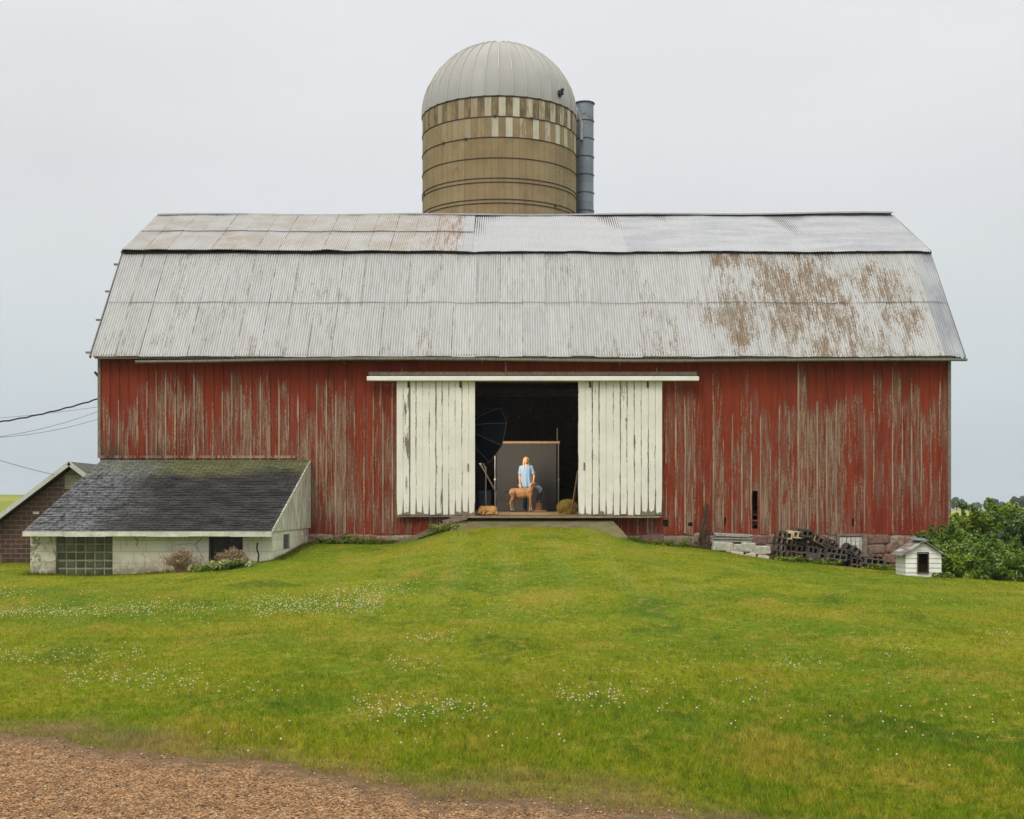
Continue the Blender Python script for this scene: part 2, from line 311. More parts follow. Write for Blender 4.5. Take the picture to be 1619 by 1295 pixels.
# ------------------------------------------------------------------ mesh building
def wloc(o):
    v = Vector((0, 0, 0))
    while o: v = v+o.location; o = o.parent
    return v
def props(o, label=None, cat=None, group=None, kind=None):
    for k, v in (('label', label), ('category', cat), ('group', group), ('kind', kind)):
        if v: o[k] = v
    return o
def empty(name, loc, label, cat, group=None):
    o = bpy.data.objects.new(name, None); C.objects.link(o); o.location = loc; o.empty_display_size = .2
    return props(o, label, cat, group)
class MB:
    def __init__(s): s.v = []; s.f = []; s.a = []; s.m = []
    def add(s, vs, fs, r=None):
        b = len(s.v); s.v += [tuple(q) for q in vs]; s.f += [tuple(b+i for i in f) for f in fs]
        s.a += [random.random() if r is None else r]*len(fs)
    def box(s, c, d, R=None, r=None, taper=1.):
        vs = []
        for k in (-1, 1):
            t = taper if k > 0 else 1.
            for i, j in ((-1, -1), (1, -1), (1, 1), (-1, 1)): vs.append(Vector((i*d[0]/2*t, j*d[1]/2*t, k*d[2]/2)))
        if R is not None: vs = [R @ q for q in vs]
        vs = [q+Vector(c) for q in vs]
        s.add(vs, [(3, 2, 1, 0), (4, 5, 6, 7), (0, 1, 5, 4), (1, 2, 6, 5), (2, 3, 7, 6), (3, 0, 4, 7)], r)
    def b2(s, x0, x1, y0, y1, z0, z1, r=None): s.box(((x0+x1)/2, (y0+y1)/2, (z0+z1)/2), (abs(x1-x0), abs(y1-y0), abs(z1-z0)), r=r)
    def bar(s, p, q, w, h=None):
        p = Vector(p); q = Vector(q); d = q-p; R = d.to_track_quat('Z', 'Y').to_matrix(); s.box((p+q)/2, (w, h or w, d.length), R)
    def tube(s, pts, rad, n=8, cap=True):
        pts = [Vector(p) for p in pts]; rad = rad if isinstance(rad, (list, tuple)) else [rad]*len(pts)
        vs = []; fs = []
        for i, p in enumerate(pts):
            t = (pts[min(i+1, len(pts)-1)]-pts[max(i-1, 0)]).normalized(); up = Vector((0, 0, 1)) if abs(t.z) < .95 else Vector((0, 1, 0))
            a = t.cross(up).normalized(); b = a.cross(t).normalized()
            for k in range(n):
                th = 2*math.pi*k/n; vs.append(p+(a*math.cos(th)+b*math.sin(th))*rad[i])
        for i in range(len(pts)-1):
            for k in range(n):
                k2 = (k+1) % n; fs.append((i*n+k, i*n+k2, (i+1)*n+k2, (i+1)*n+k))
        if cap: fs.append(tuple(range(n))[::-1]); fs.append(tuple((len(pts)-1)*n+k for k in range(n)))
        s.add(vs, fs)
    def ball(s, c, r, R=None, nu=14, nv=9):
        r = r if isinstance(r, (tuple, list)) else (r, r, r); vs = [Vector((0, 0, r[2]))]; fs = []
        for i in range(1, nv):
            ph = math.pi*i/nv
            for k in range(nu): th = 2*math.pi*k/nu; vs.append(Vector((r[0]*math.sin(ph)*math.cos(th), r[1]*math.sin(ph)*math.sin(th), r[2]*math.cos(ph))))
        vs.append(Vector((0, 0, -r[2]))); L = len(vs)-1
        for k in range(nu):
            k2 = (k+1) % nu; fs.append((0, 1+k, 1+k2)); fs.append((L, 1+(nv-2)*nu+k2, 1+(nv-2)*nu+k))
            for i in range(nv-2): fs.append((1+i*nu+k, 1+(i+1)*nu+k, 1+(i+1)*nu+k2, 1+i*nu+k2))
        if R is not None: vs = [R @ q for q in vs]
        s.add([q+Vector(c) for q in vs], fs)
    def limb(s, pts, rad):      # chain of tapered capsules
        for (p, q, a, b) in zip(pts[:-1], pts[1:], rad[:-1], rad[1:]):
            s.tube([p, q], [a, b], 12)
        for p, a in zip(pts, rad): s.ball(p, a)
    def mark(s): s.m.append((len(s.v), len(s.f)))
    def each(s, name, mat, parent=None, **k):      # one object per marked piece
        ms = s.m+[(len(s.v), len(s.f))]; out = []
        for (v0, f0), (v1, f1) in zip(ms[:-1], ms[1:]):
            q = MB(); q.v = s.v[v0:v1]; q.f = [tuple(i-v0 for i in f) for f in s.f[f0:f1]]; q.a = s.a[f0:f1]; out.append(q.build(name, mat, parent, **k))
        return out
    def build(s, name, mat, parent=None, smooth=False, loc=None, attr=False):
        if loc is None:
            if parent is not None: loc = wloc(parent)
            else:
                xs, ys, zs = zip(*s.v); loc = Vector(((min(xs)+max(xs))/2, (min(ys)+max(ys))/2, min(zs)))
        else: loc = Vector(loc)
        me = bpy.data.meshes.new(name); me.from_pydata([Vector(q)-loc for q in s.v], [], s.f); me.materials.append(mat)
        if attr:
            at_ = me.attributes.new('rnd', 'FLOAT', 'FACE'); at_.data.foreach_set('value', s.a)
        if smooth: me.polygons.foreach_set('use_smooth', [True]*len(me.polygons))
        me.update(); o = bpy.data.objects.new(name, me); C.objects.link(o)
        if parent is not None: o.parent = parent
        else: o.location = loc
        return o
def npmesh(name, V, T, mat, attrs=None, parent=None, loc=(0, 0, 0), smooth=False):
    me = bpy.data.meshes.new(name); n = len(V); m = len(T); k = T.shape[1]
    me.vertices.add(n); me.vertices.foreach_set('co', (V-np.array(loc)).astype(np.float32).ravel())
    me.loops.add(m*k); me.loops.foreach_set('vertex_index', T.astype(np.int32).ravel())
    me.polygons.add(m); me.polygons.foreach_set('loop_start', np.arange(0, m*k, k, dtype=np.int32))
    for a, (dom, val) in (attrs or {}).items():
        q = me.attributes.new(a, 'FLOAT', dom); q.data.foreach_set('value', val.astype(np.float32))
    me.update(calc_edges=True); me.validate()
    if smooth: me.polygons.foreach_set('use_smooth', [True]*m)
    me.materials.append(mat); o = bpy.data.objects.new(name, me); C.objects.link(o)
    if parent is not None: o.parent = parent; 
    else: o.location = loc
    return o
def remesh(o, vox, sm=4):
    m = o.modifiers.new('r', 'REMESH'); m.mode = 'VOXEL'; m.voxel_size = vox; m.use_smooth_shade = True
    if sm: q = o.modifiers.new('s', 'SMOOTH'); q.iterations = sm; q.factor = .5
    return o
def bevel(o, w=.01, seg=2):
    m = o.modifiers.new('b', 'BEVEL'); m.width = w; m.segments = seg; m.limit_method = 'ANGLE'; return o
def copy_tree(o, parent=None):
    c = o.copy(); C.objects.link(c)
    if parent is not None: c.parent = parent
    for ch in list(o.children): copy_tree(ch, c)
    return c
def holed(mb, u0, u1, z0, z1, holes, fn, t):    # upright panel with rectangular openings; fn(u, z, depth) gives the point
    us = sorted({u0, u1} | {h[i] for h in holes for i in (0, 1)}); zs = sorted({z0, z1} | {h[i] for h in holes for i in (2, 3)})
    us = [u for u in us if u0 <= u <= u1]; zs = [z for z in zs if z0 <= z <= z1]
    def solid(i, j):
        if i < 0 or j < 0 or i >= len(us)-1 or j >= len(zs)-1: return False
        u = (us[i]+us[i+1])/2; z = (zs[j]+zs[j+1])/2
        return not any(h[0] < u < h[1] and h[2] < z < h[3] for h in holes)
    for i in range(len(us)-1):
        for j in range(len(zs)-1):
            if not solid(i, j): continue
            a, b, c, d = us[i], us[i+1], zs[j], zs[j+1]
            mb.add([fn(a, c, 0), fn(b, c, 0), fn(b, d, 0), fn(a, d, 0)], [(0, 1, 2, 3)]); mb.add([fn(a, c, t), fn(b, c, t), fn(b, d, t), fn(a, d, t)], [(3, 2, 1, 0)])
            for di, dj, p, q in ((-1, 0, (a, c), (a, d)), (1, 0, (b, c), (b, d)), (0, -1, (a, c), (b, c)), (0, 1, (a, d), (b, d))):
                if not solid(i+di, j+dj): mb.add([fn(*p, 0), fn(*q, 0), fn(*q, t), fn(*p, t)], [(0, 1, 2, 3)])

# ------------------------------------------------------------------ shared sizes
BW = .262; D = 36.0; ZTOP = 17.7
BX0, BX1 = wx(158, D), wx(1500, D)
LX0, LX1, LY = -11.34, -5.64, 30.5

# ------------------------------------------------------------------ terrain
WP = [(-400, 0), (-12, 0), (-8.5, .02), (-6.8, .25), (-5.6, .60), (-3.3, .58), (-2.5, .72), (-1.75, .97), (-1.2, 1.03), (.6, 1.06), (2.2, 1.03), (2.9, .80), (3.4, .62), (5.1, .47), (7.5, .16), (10.2, -.12), (12.2, -.20), (20, -.35), (400, -.35)]
wxs = np.array([p[0] for p in WP]); wzs = np.array([p[1] for p in WP])
def H(x, y):
    x = np.asarray(x, float); y = np.asarray(y, float)
    W = (np.interp(x-.25, wxs, wzs)+np.interp(x, wxs, wzs)*2+np.interp(x+.25, wxs, wzs))/4
    u = np.clip((y-17.)/(35.-17.), 0, 1); t = u**1.6
    z = W*t
    b = np.clip((y-37)/2., 0, 1); z = z*(1-b)+b*(-.3)*np.clip((x+11)/4, 0, 1)*1.0
    z = z+np.where(y < 37, 1, 0)*(.025*np.sin(x*.9+y*.31)*np.cos(y*.6-x*.2)+.012*np.sin(x*2.3+1.3*y))*np.clip((y-9)/6, 0, 1)*np.clip((36-y)/2, 0, 1)
    # land beyond: dips, then swells up to the left
    far = np.clip((y-45)/120., 0, 1); far = far*far*(3-2*far)
    z = z-.35*far*np.clip((x+11)/8, 0, 1)
    z = z+far*np.clip((-x-10)/60., 0, 1)*np.clip((y-60)/300., 0, 1)*4.6
    return z
GE = [(-60, 15.), (-8, 10.4), (-3.7, 9.32), (-2.64, 8.85), (-1.58, 8.28), (-.95, 7.85), (-.4, 7.48), (.18, 7.16), (.65, 6.93), (1.1, 6.72), (3, 5.5), (8, 2.), (60, -20.)]
gx = np.array([p[0] for p in GE]); gy = np.array([p[1] for p in GE])
def edge(x): x = np.asarray(x, float); return np.interp(x, gx, gy)+.10*np.sin(x*3.1)+.05*np.sin(x*7.7+1)+.04*np.sin(x*17.)+.035*np.sin(x*41.+np.sin(x*13)*2)
def dryness(x, y): 
    d = y-edge(x); k = np.clip(1.25-d/(.55+.35*np.sin(x*1.9+1)), 0, 1)
    return k*(.75+.45*np.sin(x*5.3+y*3)*np.sin(x*2.1-y*4))
def graded(lims):
    out = [lims[0][0]]
    for a, b, st in lims:
        n = max(1, int(round((b-a)/st))); out += [a+(b-a)*(i+1)/n for i in range(n)]
    return np.array(out)
TURF = m_grass(False); BLADE = m_grass(True)
def ground():
    X = graded([(-2500, -200, 230), (-200, -40, 20), (-40, -16, 3), (-16, 16, .25), (16, 40, 3), (40, 200, 20), (200, 2500, 230)])
    Y = graded([(-60, 4, 4), (4, 12, .2), (12, 40, .3), (40, 100, 5), (100, 400, 20), (400, 3500, 240)])
    XX, YY = np.meshgrid(X, Y); ZZ = H(XX, YY); V = np.stack([XX.ravel(), YY.ravel(), ZZ.ravel()], 1)
    nx = len(X); i = np.arange(len(Y)-1)[:, None]*nx+np.arange(nx-1)[None, :]; i = i.ravel()
    T = np.stack([i, i+1, i+nx+1, i+nx], 1)
    dr = np.where((V[:, 1] < 14), dryness(V[:, 0], V[:, 1]), 0)
    props(npmesh('ground', V, T, TURF, {'dry': ('POINT', dr)}, smooth=True), kind='structure', label='sloping lawn rising to the barn ramp with fields beyond', cat='ground')
ground()
def gravel():
    xs = np.linspace(-14, 14, 561); e = edge(xs); n = len(xs); V = []; rows = 24
    for k in range(rows+1):
        V.append(np.stack([xs, e-(.06*k if k < 16 else .96+(k-16)**2*.6), np.full(n, .004+.014*min(1, k*.25))], 1))
    V = np.concatenate(V); i = (np.arange(rows)[:, None]*n+np.arange(n-1)[None, :]).ravel()
    T = np.stack([i, i+n, i+n+1, i+1], 1); de = np.clip((np.tile(e, rows+1)-V[:, 1])/.9, 0, 1)
    props(npmesh('gravel_drive', V, T, m_gravel(), {'e': ('POINT', de)}), kind='structure', label='tan gravel drive along the edge of the lawn', cat='driveway')
gravel()
def pebbles():
    N = 26000; u = rng.random(N); Y = 1/(1/9.6+u*(1/5.6-1/9.6)); X = (rng.random(N)-.62)*1.1*Y*.95
    ok = Y < edge(X)+rng.normal(0, .12, N)-.02; X = X[ok]; Y = Y[ok]; N = len(X)
    s = .003+.009*rng.random(N)**2.6; base = np.array([[1, 0, 0], [-1, 0, 0], [0, 1, 0], [0, -1, 0], [0, 0, .7], [0, 0, -.5]], float)
    V = base[None]*s[:, None, None]*(.7+.6*rng.random((N, 6, 1))); a = rng.random(N)*6.28; ca, sa = np.cos(a)[:, None], np.sin(a)[:, None]
    V = np.stack([V[..., 0]*ca-V[..., 1]*sa+X[:, None], V[..., 0]*sa+V[..., 1]*ca+Y[:, None], V[..., 2]+.018+s[:, None]*.3], 2)
    f = np.array([[0, 2, 4], [2, 1, 4], [1, 3, 4], [3, 0, 4], [2, 0, 5], [1, 2, 5], [3, 1, 5], [0, 3, 5]]); T = (np.arange(N)[:, None, None]*6+f[None]).reshape(-1, 3)
    g = G('pebble_stone'); r = g.attr('rnd'); c = g.mix(r, (.17, .075, .028), (.44, .26, .12)); c = g.mix(g.mr(r, .86, .9), c, (.46, .36, .24)); c = g.mix(g.mr(r, .13, .1), c, (.13, .085, .06))
    props(npmesh('pebbles', V.reshape(-1, 3), T, g.out(c, .85), {'rnd': ('FACE', np.repeat(rng.random(N), 8))}), kind='stuff', label='loose tan pebbles and wood chips over the gravel drive', cat='gravel')
pebbles()

def blades(X, Y, Hh, W, lean, zoff=0.):
    N = len(X); Z = H(X, Y)-.01+zoff; a = rng.random(N)*6.283; dx = np.cos(a)*W/2; dy = np.sin(a)*W/2
    la = rng.random(N)*6.283; L = Hh*lean*rng.random(N)
    V = np.empty((N, 3, 3)); V[:, 0] = np.stack([X-dx, Y-dy, Z], 1); V[:, 1] = np.stack([X+dx, Y+dy, Z], 1)
    V[:, 2] = np.stack([X+np.cos(la)*L, Y+np.sin(la)*L, Z+Hh*np.sqrt(np.maximum(.1, 1-.5*lean**2))], 1)
    return V.reshape(-1, 3), np.arange(3*N).reshape(-1, 3)
def outside(X, Y):
    a = (X > LX0-.02) & (X < LX1+.02) & (Y > LY-.02); b = (X > BX0) & (X < BX1) & (Y > 35.9)
    c = (X > -1.75) & (X < 2.95) & (Y > 34.95); d = (X < -12) & (Y > 37)
    return ~(a | b | c | d)
def lawn():
    M = 62000; KB = 14; u = rng.random(M); cy = 1/(1/38.+u*(1/5.2-1/38.)); cx = (rng.random(M)-.5)*2*(.46*cy+.4)
    N = M*KB; sr = np.repeat(.004*cy+.008, KB); X = np.repeat(cx, KB)+rng.normal(0, 1, N)*sr; Y = np.repeat(cy, KB)+rng.normal(0, 1, N)*sr*1.6; cr_ = np.repeat(rng.random(M), KB)
    d = Y-edge(X); keep = outside(X, Y) & (d > -np.abs(rng.normal(0, .16, N))) & ((d > .45) | (rng.random(N) < .18+.5*(np.sin(X*9)*np.sin(Y*11+X*4) > -.1)))
    X = X[keep]; Y = Y[keep]; cr_ = cr_[keep]; N = len(X)
    tuft = np.array([mnoise.noise((a*.8, b*.8, 0)) for a, b in zip(X[::40], Y[::40])]); tuft = np.repeat(tuft, 40)[:N] if len(tuft)*40 >= N else np.zeros(N)
    pn = .5+.5*np.sin(X*1.7+np.sin(Y*.9)*2)*np.sin(Y*1.3+np.cos(X*1.1)*2)
    Hh = (.026+.036*rng.random(N))*(.8+.5*pn)*(.65+.75*cr_)
    W = np.maximum(.004+.003*rng.random(N), Y*.5/1296.)
    V, T = blades(X, Y, Hh, W, .9)
    # longer unmown growth tight against walls
    n2 = 30000; segs = [((LX1, 35.7), (-1.9, 35.75), .16), ((3.0, 35.6), (12.3, 35.5), .17), ((LX0-.1, LY-.06), (LX1+.1, LY-.06), .10), ((LX1+.08, LY), (LX1+.1, 35.8), .14), ((2.98, 35.1), (3.4, 35.9), .2), ((10.0, 31.6), (12.6, 30.4), .2)]
    k = rng.integers(0, len(segs), n2); f = rng.random(n2); A = np.array([s[0] for s in segs])[k]; B = np.array([s[1] for s in segs])[k]; hh = np.array([s[2] for s in segs])[k]
    P = A*(1-f[:, None])+B*f[:, None]+rng.normal(0, .10, (n2, 2)); m = outside(P[:, 0], P[:, 1]); P = P[m]; hh = hh[m]
    cl = .35+.65*np.abs(np.sin(P[:, 0]*2.1)*np.sin(P[:, 0]*.77+1))
    V2, T2 = blades(P[:, 0], P[:, 1], hh*1.3*cl*(.6+.9*rng.random(len(P))), np.full(len(P), .012), 1.)
    nt = 760; tx = rng.uniform(-5.5, 2.2, nt); ty = edge(tx)+rng.normal(.06, .26, nt); tn = rng.integers(30, 110, nt); tr = rng.uniform(.03, .11, nt); ix = np.repeat(np.arange(nt), tn)
    QX = tx[ix]+rng.normal(0, 1, len(ix))*tr[ix]*1.6; QY = ty[ix]+rng.normal(0, 1, len(ix))*tr[ix]; V3, T3 = blades(QX, QY, (.03+.05*rng.random(len(ix)))*np.repeat(rng.uniform(.5, 1.3, nt), tn), np.full(len(ix), .0045), 1.25)
    d3 = np.repeat((rng.random(nt) < .62)*rng.uniform(.7, 1, nt), tn)
    dr = np.concatenate([np.clip(dryness(X, Y), 0, 1)*(rng.random(N) < .8), np.where(rng.random(len(P)) < .08, .8, 0), d3])
    T = np.concatenate([T, T2+len(V), T3+len(V)+len(V2)]); V = np.concatenate([V, V2, V3])
    props(npmesh('grass', V, T, BLADE, {'rnd': ('FACE', np.concatenate([cr_*.6+.4*rng.random(N), rng.random(len(P))*.45, rng.random(len(T)-N-len(P))])), 'dry': ('FACE', dr)}), kind='stuff', label='short mown green lawn grass with yellow patches', cat='grass')
lawn()
def clover():
    P = []
    def zone(x0, x1, y0, y1, n, sl=0.):
        for _ in range(n):
            px = random.uniform(x0, x1); py = random.gauss((y0+y1)/2+sl*(px-(x0+x1)/2), (y1-y0)/4)
            Y = 1.62*F/(py-HY)
            for _ in range(4): Y = (EYE-float(H(wx(px, Y), Y)))*F/(py-HY)
            P.append((wx(px, Y), Y))
    zone(0, 240, 962, 980, 260, -.02); zone(0, 60, 934, 950, 30); zone(60, 330, 945, 990, 90); zone(200, 420, 950, 975, 130, -.03)
    zone(400, 610, 940, 980, 520, -.03); zone(520, 660, 930, 950, 110); zone(0, 230, 1025, 1060, 110); zone(100, 330, 1055, 1100, 150)
    zone(300, 480, 1080, 1110, 30); zone(550, 770, 1105, 1150, 150); zone(640, 725, 1005, 1025, 45); zone(610, 700, 1040, 1070, 30); zone(880, 985, 1090, 1125, 80)
    zone(700, 900, 940, 1000, 30); zone(1380, 1450, 1020, 1045, 22); zone(1220, 1300, 1040, 1065, 25); zone(1560, 1600, 1000, 1015, 12); zone(960, 1250, 1040, 1160, 60); zone(1260, 1600, 1080, 1200, 40); zone(300, 900, 1150, 1200, 25); zone(820, 1619, 960, 1160, 60)
    P = np.array(P); n = len(P); r = np.maximum(.005+.006*rng.random(n), P[:, 1]*.0005); Z = H(P[:, 0], P[:, 1])+.030+.04*rng.random(n)
    base = np.array([[1, 0, 0], [-1, 0, 0], [0, 1, 0], [0, -1, 0], [0, 0, .9], [0, 0, -.8]], float)
    V = base[None]*r[:, None, None]+np.stack([P[:, 0], P[:, 1], Z], 1)[:, None]
    f = np.array([[0, 2, 4], [2, 1, 4], [1, 3, 4], [3, 0, 4], [2, 0, 5], [1, 2, 5], [3, 1, 5], [0, 3, 5]]); T = (np.arange(n)[:, None, None]*6+f[None]).reshape(-1, 3)
    g = G('clover_petals'); c = g.mix(g.attr('rnd'), (.74, .73, .52), (.50, .42, .28))
    props(npmesh('clover_flowers', V.reshape(-1, 3), T, g.out(c, .8, trans=.2), {'rnd': ('FACE', np.repeat(rng.random(n)**2, 8))}), kind='stuff', label='white clover blossoms scattered in patches over the lawn', cat='flowers')
clover()

# ------------------------------------------------------------------ barn
RED = m_red(); WHITE = plain('white_metal_trim', (.80, .79, .75), .45, .1, .08, 3)
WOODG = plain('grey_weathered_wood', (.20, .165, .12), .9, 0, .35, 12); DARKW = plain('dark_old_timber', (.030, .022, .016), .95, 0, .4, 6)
RUSTY = plain('rusty_iron', (.065, .038, .026), .8, .3, .4, 14); CONC = None
barn = empty('barn', (0.35, 42.4, -.2), 'large weathered red gambrel barn with corrugated metal roof and open sliding doors', 'barn')
ZE = wz(566, D); ZB = wz(845, D)
OPX0, OPX1 = wx(751, D)-.06, wx(914, D)+.06; OPZ = wz(603, D)
holes = [(OPX0, OPX1, 1.30, OPZ), (wx(1189, D), wx(1198, D), wz(822, D), wz(776, D)), (wx(1189, D), wx(1198, D), wz(836, D), wz(824, D)), (wx(1048, D), wx(1057, D), wz(832, D), wz(822, D)), (wx(1088, D), wx(1095, D), wz(832, D), wz(826, D)), (wx(1145, D), wx(1148, D), wz(830, D), wz(818, D)), (wx(1347, D), wx(1350, D), wz(832, D), wz(820, D))]
mb = MB(); n = int((BX1-BX0)/BW)+1
def clipcol(a, b):      # solid vertical spans of a strip between a and b
    cuts = [(h[2], h[3]) for h in holes if h[0] < (a+b)/2 < h[1]]; sp = [(ZB, ZE+.12)]
    for c0, c1 in cuts:
        out = []
        for s0, s1 in sp:
            if c1 <= s0 or c0 >= s1: out.append((s0, s1)); continue
            if c0 > s0: out.append((s0, c0))
            if c1 < s1: out.append((c1, s1))
        sp = out
    return sp
for i in range(n):
    a = BX0+i*BW+.003; b = min(BX0+(i+1)*BW-.003, BX1); j = random.uniform(-.006, .006)
    cuts = sorted({a, b} | {h[k] for h in holes for k in (0, 1) if a < h[k] < b})
    e = random.uniform(-.02, .015)
    for c0, c1 in zip(cuts[:-1], cuts[1:]):
        for s0, s1 in clipcol(c0, c1):
            s0 = s0+e if s0 == ZB else s0
            mb.b2(c0, c1, D+j, D+.04+j, s0, s1)
mb.build('wall', RED, barn)
mb = MB()
for i in range(1, n):
    x = BX0+i*BW
    if any(h[0]-.03 < x < h[1]+.03 for h in holes[:1]): mb.b2(x-.022, x+.022, D-.021, D-.008, OPZ+.03, ZE+.05); continue
    for s0, s1 in clipcol(x-.001, x+.001):
        if s1-s0 < .15: continue
        w = random.uniform(.018, .026); mb.b2(x-w, x+w, D-random.uniform(.026, .032), D-.008, s0+random.uniform(-.02, .05), s1)
mb.b2(BX0, -6.0, D-.045, D-.033, wz(726, D)+.02, wz(726, D)+.10)
mb.build('batten', m_red('weathered_batten', .12, 1.25, BW/2), barn)
# hole infill behind the boards stays dark: a girt frame inside
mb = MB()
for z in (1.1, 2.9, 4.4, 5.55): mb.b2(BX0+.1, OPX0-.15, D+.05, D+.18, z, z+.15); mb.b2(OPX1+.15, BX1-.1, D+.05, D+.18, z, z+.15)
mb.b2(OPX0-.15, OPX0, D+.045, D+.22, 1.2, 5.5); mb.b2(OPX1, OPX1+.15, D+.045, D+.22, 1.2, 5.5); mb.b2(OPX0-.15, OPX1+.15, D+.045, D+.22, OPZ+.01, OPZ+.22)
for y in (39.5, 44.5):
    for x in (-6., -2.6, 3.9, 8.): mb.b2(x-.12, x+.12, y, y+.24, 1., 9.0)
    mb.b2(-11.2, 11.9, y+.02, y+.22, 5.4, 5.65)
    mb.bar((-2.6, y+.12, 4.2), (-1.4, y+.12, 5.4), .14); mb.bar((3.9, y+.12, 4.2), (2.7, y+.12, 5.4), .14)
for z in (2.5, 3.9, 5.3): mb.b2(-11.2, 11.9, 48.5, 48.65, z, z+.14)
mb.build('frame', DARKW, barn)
# side and back walls following the gambrel
EV = (35.62, wz(563, 35.6)); BR = (38.6, wz(400, 38.6)); RD = (42.4, wz(341, 42.4))
RX0, RX1 = .435-12.017, .435+12.017
prof = [(D+.06, ZB-.9), (D+.06, ZE+.05), (BR[0]+.08, BR[1]-.16), (RD[0], RD[1]-.14), (2*RD[0]-BR[0]-.08, BR[1]-.16), (2*RD[0]-D-.06, ZE+.05), (2*RD[0]-D-.06, ZB-.9)]
for x in (BX0+.01, BX1-.05):
    mb = MB(); vs = [(x, a, b) for a, b in prof]+[(x+.04, a, b) for a, b in prof]; k = len(prof)
    mb.add(vs, [tuple(range(k)), tuple(range(2*k-1, k-1, -1))]+[(i, (i+1) % k, k+(i+1) % k, k+i) for i in range(k)]); mb.build('side_wall', RED, barn)
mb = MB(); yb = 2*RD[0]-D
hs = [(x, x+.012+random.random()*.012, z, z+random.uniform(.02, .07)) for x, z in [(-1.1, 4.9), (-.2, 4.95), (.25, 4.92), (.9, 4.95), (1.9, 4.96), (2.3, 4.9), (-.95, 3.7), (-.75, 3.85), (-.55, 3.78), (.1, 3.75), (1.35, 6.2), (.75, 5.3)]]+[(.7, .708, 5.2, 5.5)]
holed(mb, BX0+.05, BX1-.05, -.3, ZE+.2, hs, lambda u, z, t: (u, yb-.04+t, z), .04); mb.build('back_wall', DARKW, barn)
# corner trims
for x in (BX0-.05, BX1-.03):
    mb = MB(); mb.b2(x, x+.08, D-.05, D+.12, ZB-.02 if x > 0 else wz(724, D), ZE-.03); mb.build('corner_trim', WOODG, barn)
# foundation
mb = MB(); mb.b2(BX0+.02, BX1-.02, D+.02, D+.45, -.6, ZB+.02, r=.5)
DX0, DX1 = wx(1323, D), wx(1364, D)
x = BX0
for row, (z0, z1) in enumerate([(-.35, .02), (.0, .30), (.27, .57), (.55, .86)]):
    x = BX0+.02
    while x < BX1-.1:
        w = random.choice((.22, .35, .5, .7, .9))*random.uniform(.85, 1.15); w = min(w, BX1-x)
        if not (x < DX1 and x+w > DX0 and z1 > .1):
            zj = random.uniform(-.07, .04); c = Vector((x+w/2, D+.03+random.uniform(-.01, .02), (z0+z1)/2+zj)); r = random.random()
            R = Matrix.Rotation(random.uniform(-.06, .06), 3, 'Y'); nu, nv = 11, 9; vs = []; fs = []
            for iv in range(nv):
                for iu in range(nu):
                    a = iu/(nu-1)*2-1; b = iv/(nv-1)*2-1; e = max(abs(a), abs(b)); sx = a*(1-.05*b*b)+.05*mnoise.noise((a*2+x*3, b*2., row*5.)); sz = b*(1-.06*a*a)+.07*mnoise.noise((b*2+x*5, a*2., row*7.))
                    p = R @ Vector((sx*w/2*1.05, 0, sz*(z1-z0)/2*1.04)); nn = mnoise.noise((c.x+sx*w*1.3, row*3., c.z+sz))
                    vs.append(c+p+Vector((0, -.065*(1-e**16)-.02*nn*(1-e**3), 0)))
            for iv in range(nv-1):
                for iu in range(nu-1): q = iv*nu+iu; fs.append((q, q+1, q+nu+1, q+nu))
            mb.add(vs, fs, r)
        x += w
STONE = m_stone(); fo = mb.build('foundation', STONE, barn, attr=True, smooth=True)
# cellar door in the foundation
m_wb = m_white_boards('white_door_boards', .125, DX0, (.62, .60, .55), .3, .03)
mb = MB()
for k in range(5): mb.b2(DX0+.06, DX1-.05, D-.075-.004*(k % 2), D-.045, .16+k*.125, .16+(k+1)*.125-.008)
cd = mb.build('cellar_door', m_wb, barn); cd['label'] = 'low white boarded cellar door set in the stone foundation'
mb = MB(); mb.b2(DX0-.02, DX0+.05, D-.1, D+.02, 0., .83); mb.b2(DX1-.045, DX1+.10, D-.1, D+.02, -.1, .83); mb.b2(DX0-.02, DX1+.10, D-.105, D+.02, .80, .86); mb.build('door_frame', WOODG, cd)
# roof
ROOFL, ROOFU = m_roof('galvanised_sheets_lower', 'lower'), m_roof('galvanised_sheets_upper', 'upper')
def corr(p0, p1, name, mat, f0, f1, rows=6, off=0., par=barn, x0=RX0, x1=RX1, pitch=.0703, amp=.021, side=1, sagf=None):
    st = pitch/8; nx = int((x1-x0)/st)+1; xs = np.linspace(x0, x1, nx); Y0, Z0 = p0; Y1, Z1 = p1; L = math.hypot(Y1-Y0, Z1-Z0); ny, nz = -(Z1-Z0)/L*side, abs(Y1-Y0)/L
    ph = (np.abs(np.sin((xs-RX0)*np.pi/pitch))**.6*2-1)*amp
    sj = np.floor((xs+11.58)/.66); lift = (np.sin(sj*12.9)*43758.5 % 1)*.010; V = []
    for k in range(rows+1):
        t = f0+(f1-f0)*k/rows; sg = sagf(xs, t) if sagf is not None else 0
        h = ph+off+lift*(1-k/rows)+sg
        jag = (np.sin(sj*78.2)*1437.5 % 1)*.05*(k == 0)
        V.append(np.stack([xs, Y0+(Y1-Y0)*t+ny*h-jag*(Y1-Y0)/L, Z0+(Z1-Z0)*t+nz*h-jag*(Z1-Z0)/L], 1))
    V = np.concatenate(V); i = (np.arange(rows)[:, None]*nx+np.arange(nx-1)[None]).ravel(); T = np.stack([i, i+1, i+nx+1, i+nx], 1)
    if par is not None: V = V-np.array(wloc(par))
    return npmesh(name, V, T, mat, parent=par)
wav = lambda xs, t: .010*np.sin(xs*1.3)+.006*np.sin(xs*3.1+2)+.004*np.sin(xs*7+t*9)
low = corr(EV, BR, 'roof', ROOFL, 0, .53, sagf=wav); corr(EV, BR, 'roof_sheets', ROOFL, .50, 1.0, off=.012, sagf=wav)
